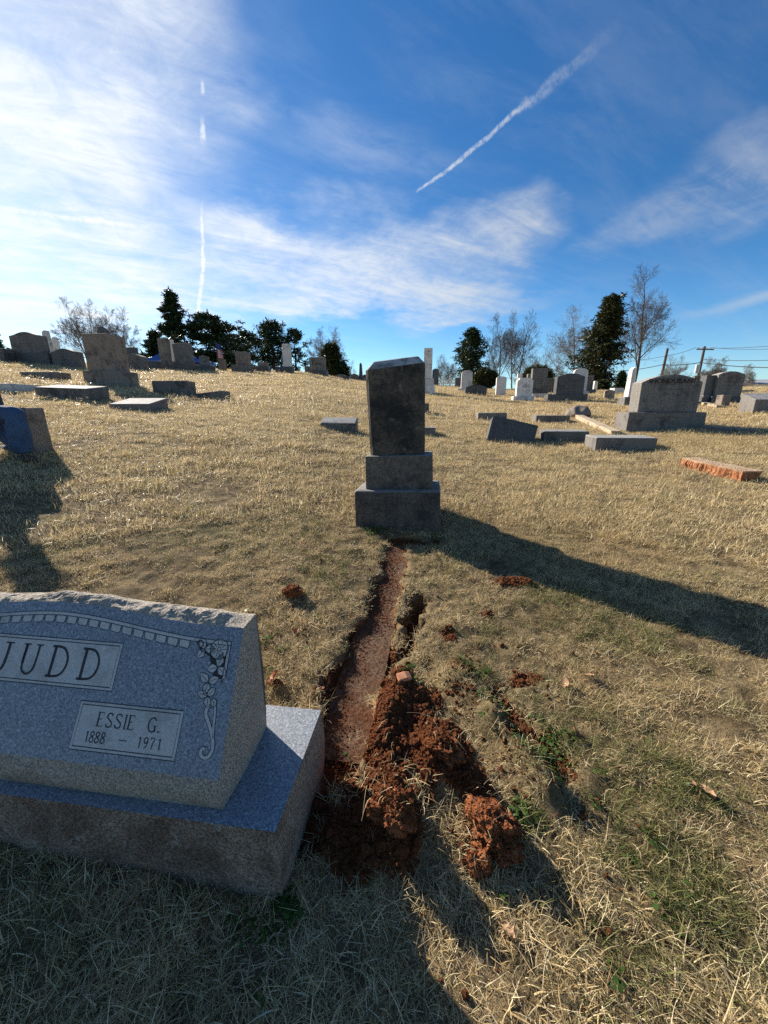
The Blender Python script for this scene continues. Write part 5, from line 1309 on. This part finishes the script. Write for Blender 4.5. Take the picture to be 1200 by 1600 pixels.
def denim():
    m_, t, b, o = newmat('dark_denim'); co, rnd = objco(t)
    n = t.noise(co, 6, 5, .6); n2 = t.noise(t.vm('MULTIPLY', co, (1, 1, .3)), 240, 3, .7)
    c = t.mix(t.ss(n, .3, .7), (.020, .052, .115), (.040, .085, .165)); c = t.mix(t.m('MULTIPLY', t.ss(n2, .5, .7), .4), c, (.09, .14, .22))
    t.l.new(c, b.inputs['Base Color']); b.inputs['Roughness'].default_value = .9; bump(t, b, t.m('ADD', t.noise(co, 14, 4, .6), n2), .5, .012)
    return m_
def person():
    M_SKIN = flat('skin', (.46, .27, .19), .6); M_JEAN = denim(); M_JKT = flat('dark_jacket', (.05, .05, .055), .9); M_HAIR = flat('brown_hair', (.06, .04, .025), .8); M_SHOE = flat('brown_boot', (.06, .04, .03), .8)
    p = hit(40, 724); o = empty('person', (p[0], p[1], p[2]), (0, 0, R(-6)), 'person in dark blue jeans kneeling on one knee and bending over the ground', 'person')
    # facing +x; origin under the front foot (right leg, nearer the camera)
    z = lambda x, y: float(terr(p[0] + x, p[1] + y)) - p[2]
    skin_mesh('jeans', [(-.56, .14, .42, .155, .15), (-.50, .04, .44, .125, .125), (-.24, .0, .485, .105), (0.015, 0, .50, .098), (.005, 0, .30, .094), (-.01, 0, .09, .098),
                        (-.54, .26, .38, .115, .115), (-.40, .27, .22, .100), (-.28, .28, .09, .092), (-.50, .28, .085, .085), (-.70, .28, .085, .072), (-.60, .14, .55, .15, .16)],
              [(0, 1), (1, 2), (2, 3), (3, 4), (4, 5), (0, 6), (6, 7), (7, 8), (8, 9), (9, 10), (0, 11)], M_JEAN, o, 3)
    jk = skin_mesh('jacket', [(-.60, .14, .56, .17, .15), (-.58, .14, .74, .18, .15), (-.54, .14, .92, .19, .15), (-.49, .14, 1.00, .09, .09), (-.53, -.03, .93, .085), (-.50, -.10, .72, .065), (-.44, -.13, .50, .050),
                         (-.53, .31, .93, .085), (-.48, .36, .72, .065), (-.40, .33, .52, .050)], [(0, 1), (1, 2), (2, 3), (2, 4), (4, 5), (5, 6), (2, 7), (7, 8), (8, 9)], M_JKT, o)
    # body: head, neck, forearms, hands with fingers
    J = [(-.52, .14, .97, .06), (-.47, .14, 1.05, .055), (-.43, .14, 1.11, .075), (-.405, .14, 1.15, .092), (-.40, .14, 1.21, .085)]; E_ = [(0, 1), (1, 2), (2, 3), (3, 4)]
    def arm(pts, d):
        k = len(J); J.extend(pts); E_.append((0, k))
        for i in range(len(pts) - 1): E_.append((k + i, k + i + 1))
        pal = k + len(pts) - 1; b = np.array(pts[-1][:3]); d = np.array(d) / np.linalg.norm(d); sd_ = np.cross(d, [0, 0, 1]) if abs(d[2]) < .9 else np.array([0, 1., 0]); sd_ = sd_ / np.linalg.norm(sd_)
        for q_, L in zip((-.030, -.010, .011, .030), (.072, .080, .076, .060)):
            k1 = len(J); a = b + sd_ * q_ + d * .035; J.extend([tuple(a) + (.0095,), tuple(a + d * L * .5 + np.array([.01, 0, -.004])) + (.0085,), tuple(a + d * L + np.array([.022, 0, -.012])) + (.0070,)]); E_.extend([(pal, k1), (k1, k1 + 1), (k1 + 1, k1 + 2)])
        k1 = len(J); a = b + sd_ * .035; J.extend([tuple(a + d * .012) + (.0105,), tuple(a + sd_ * .018 + d * .045) + (.0085,)]); E_.extend([(pal, k1), (k1, k1 + 1)])
    arm([(-.53, -.03, .92, .05), (-.50, -.10, .72, .042), (-.44, -.13, .46, .028), (-.41, -.135, .38, .034)], (.2, -.02, -1))
    arm([(-.53, .31, .92, .05), (-.50, .36, .72, .042), (-.44, .33, .50, .028), (-.41, .325, .45, .034)], (.3, 0, -.9))
    bd_ = skin_mesh('body', J, E_, M_SKIN, o)
    hr = skin_mesh('hair', [(-.435, .14, 1.20, .098), (-.41, .14, 1.265, .085), (-.47, .14, 1.13, .07)], [(0, 1), (0, 2)], M_HAIR, o)
    for k_ in (jk, bd_, hr): k_.location = (-.13, 0, 0)
    for y, x in ((0, .0), (.28, -.74)):
        d_ = .16 if y == 0 else .03; skin_mesh('boot', [(x - .06, y, .045, .045), (x + .05, y, .045, .048), (x + d_, y, .035, .034)], [(0, 1), (1, 2)], M_SHOE, o)
person()
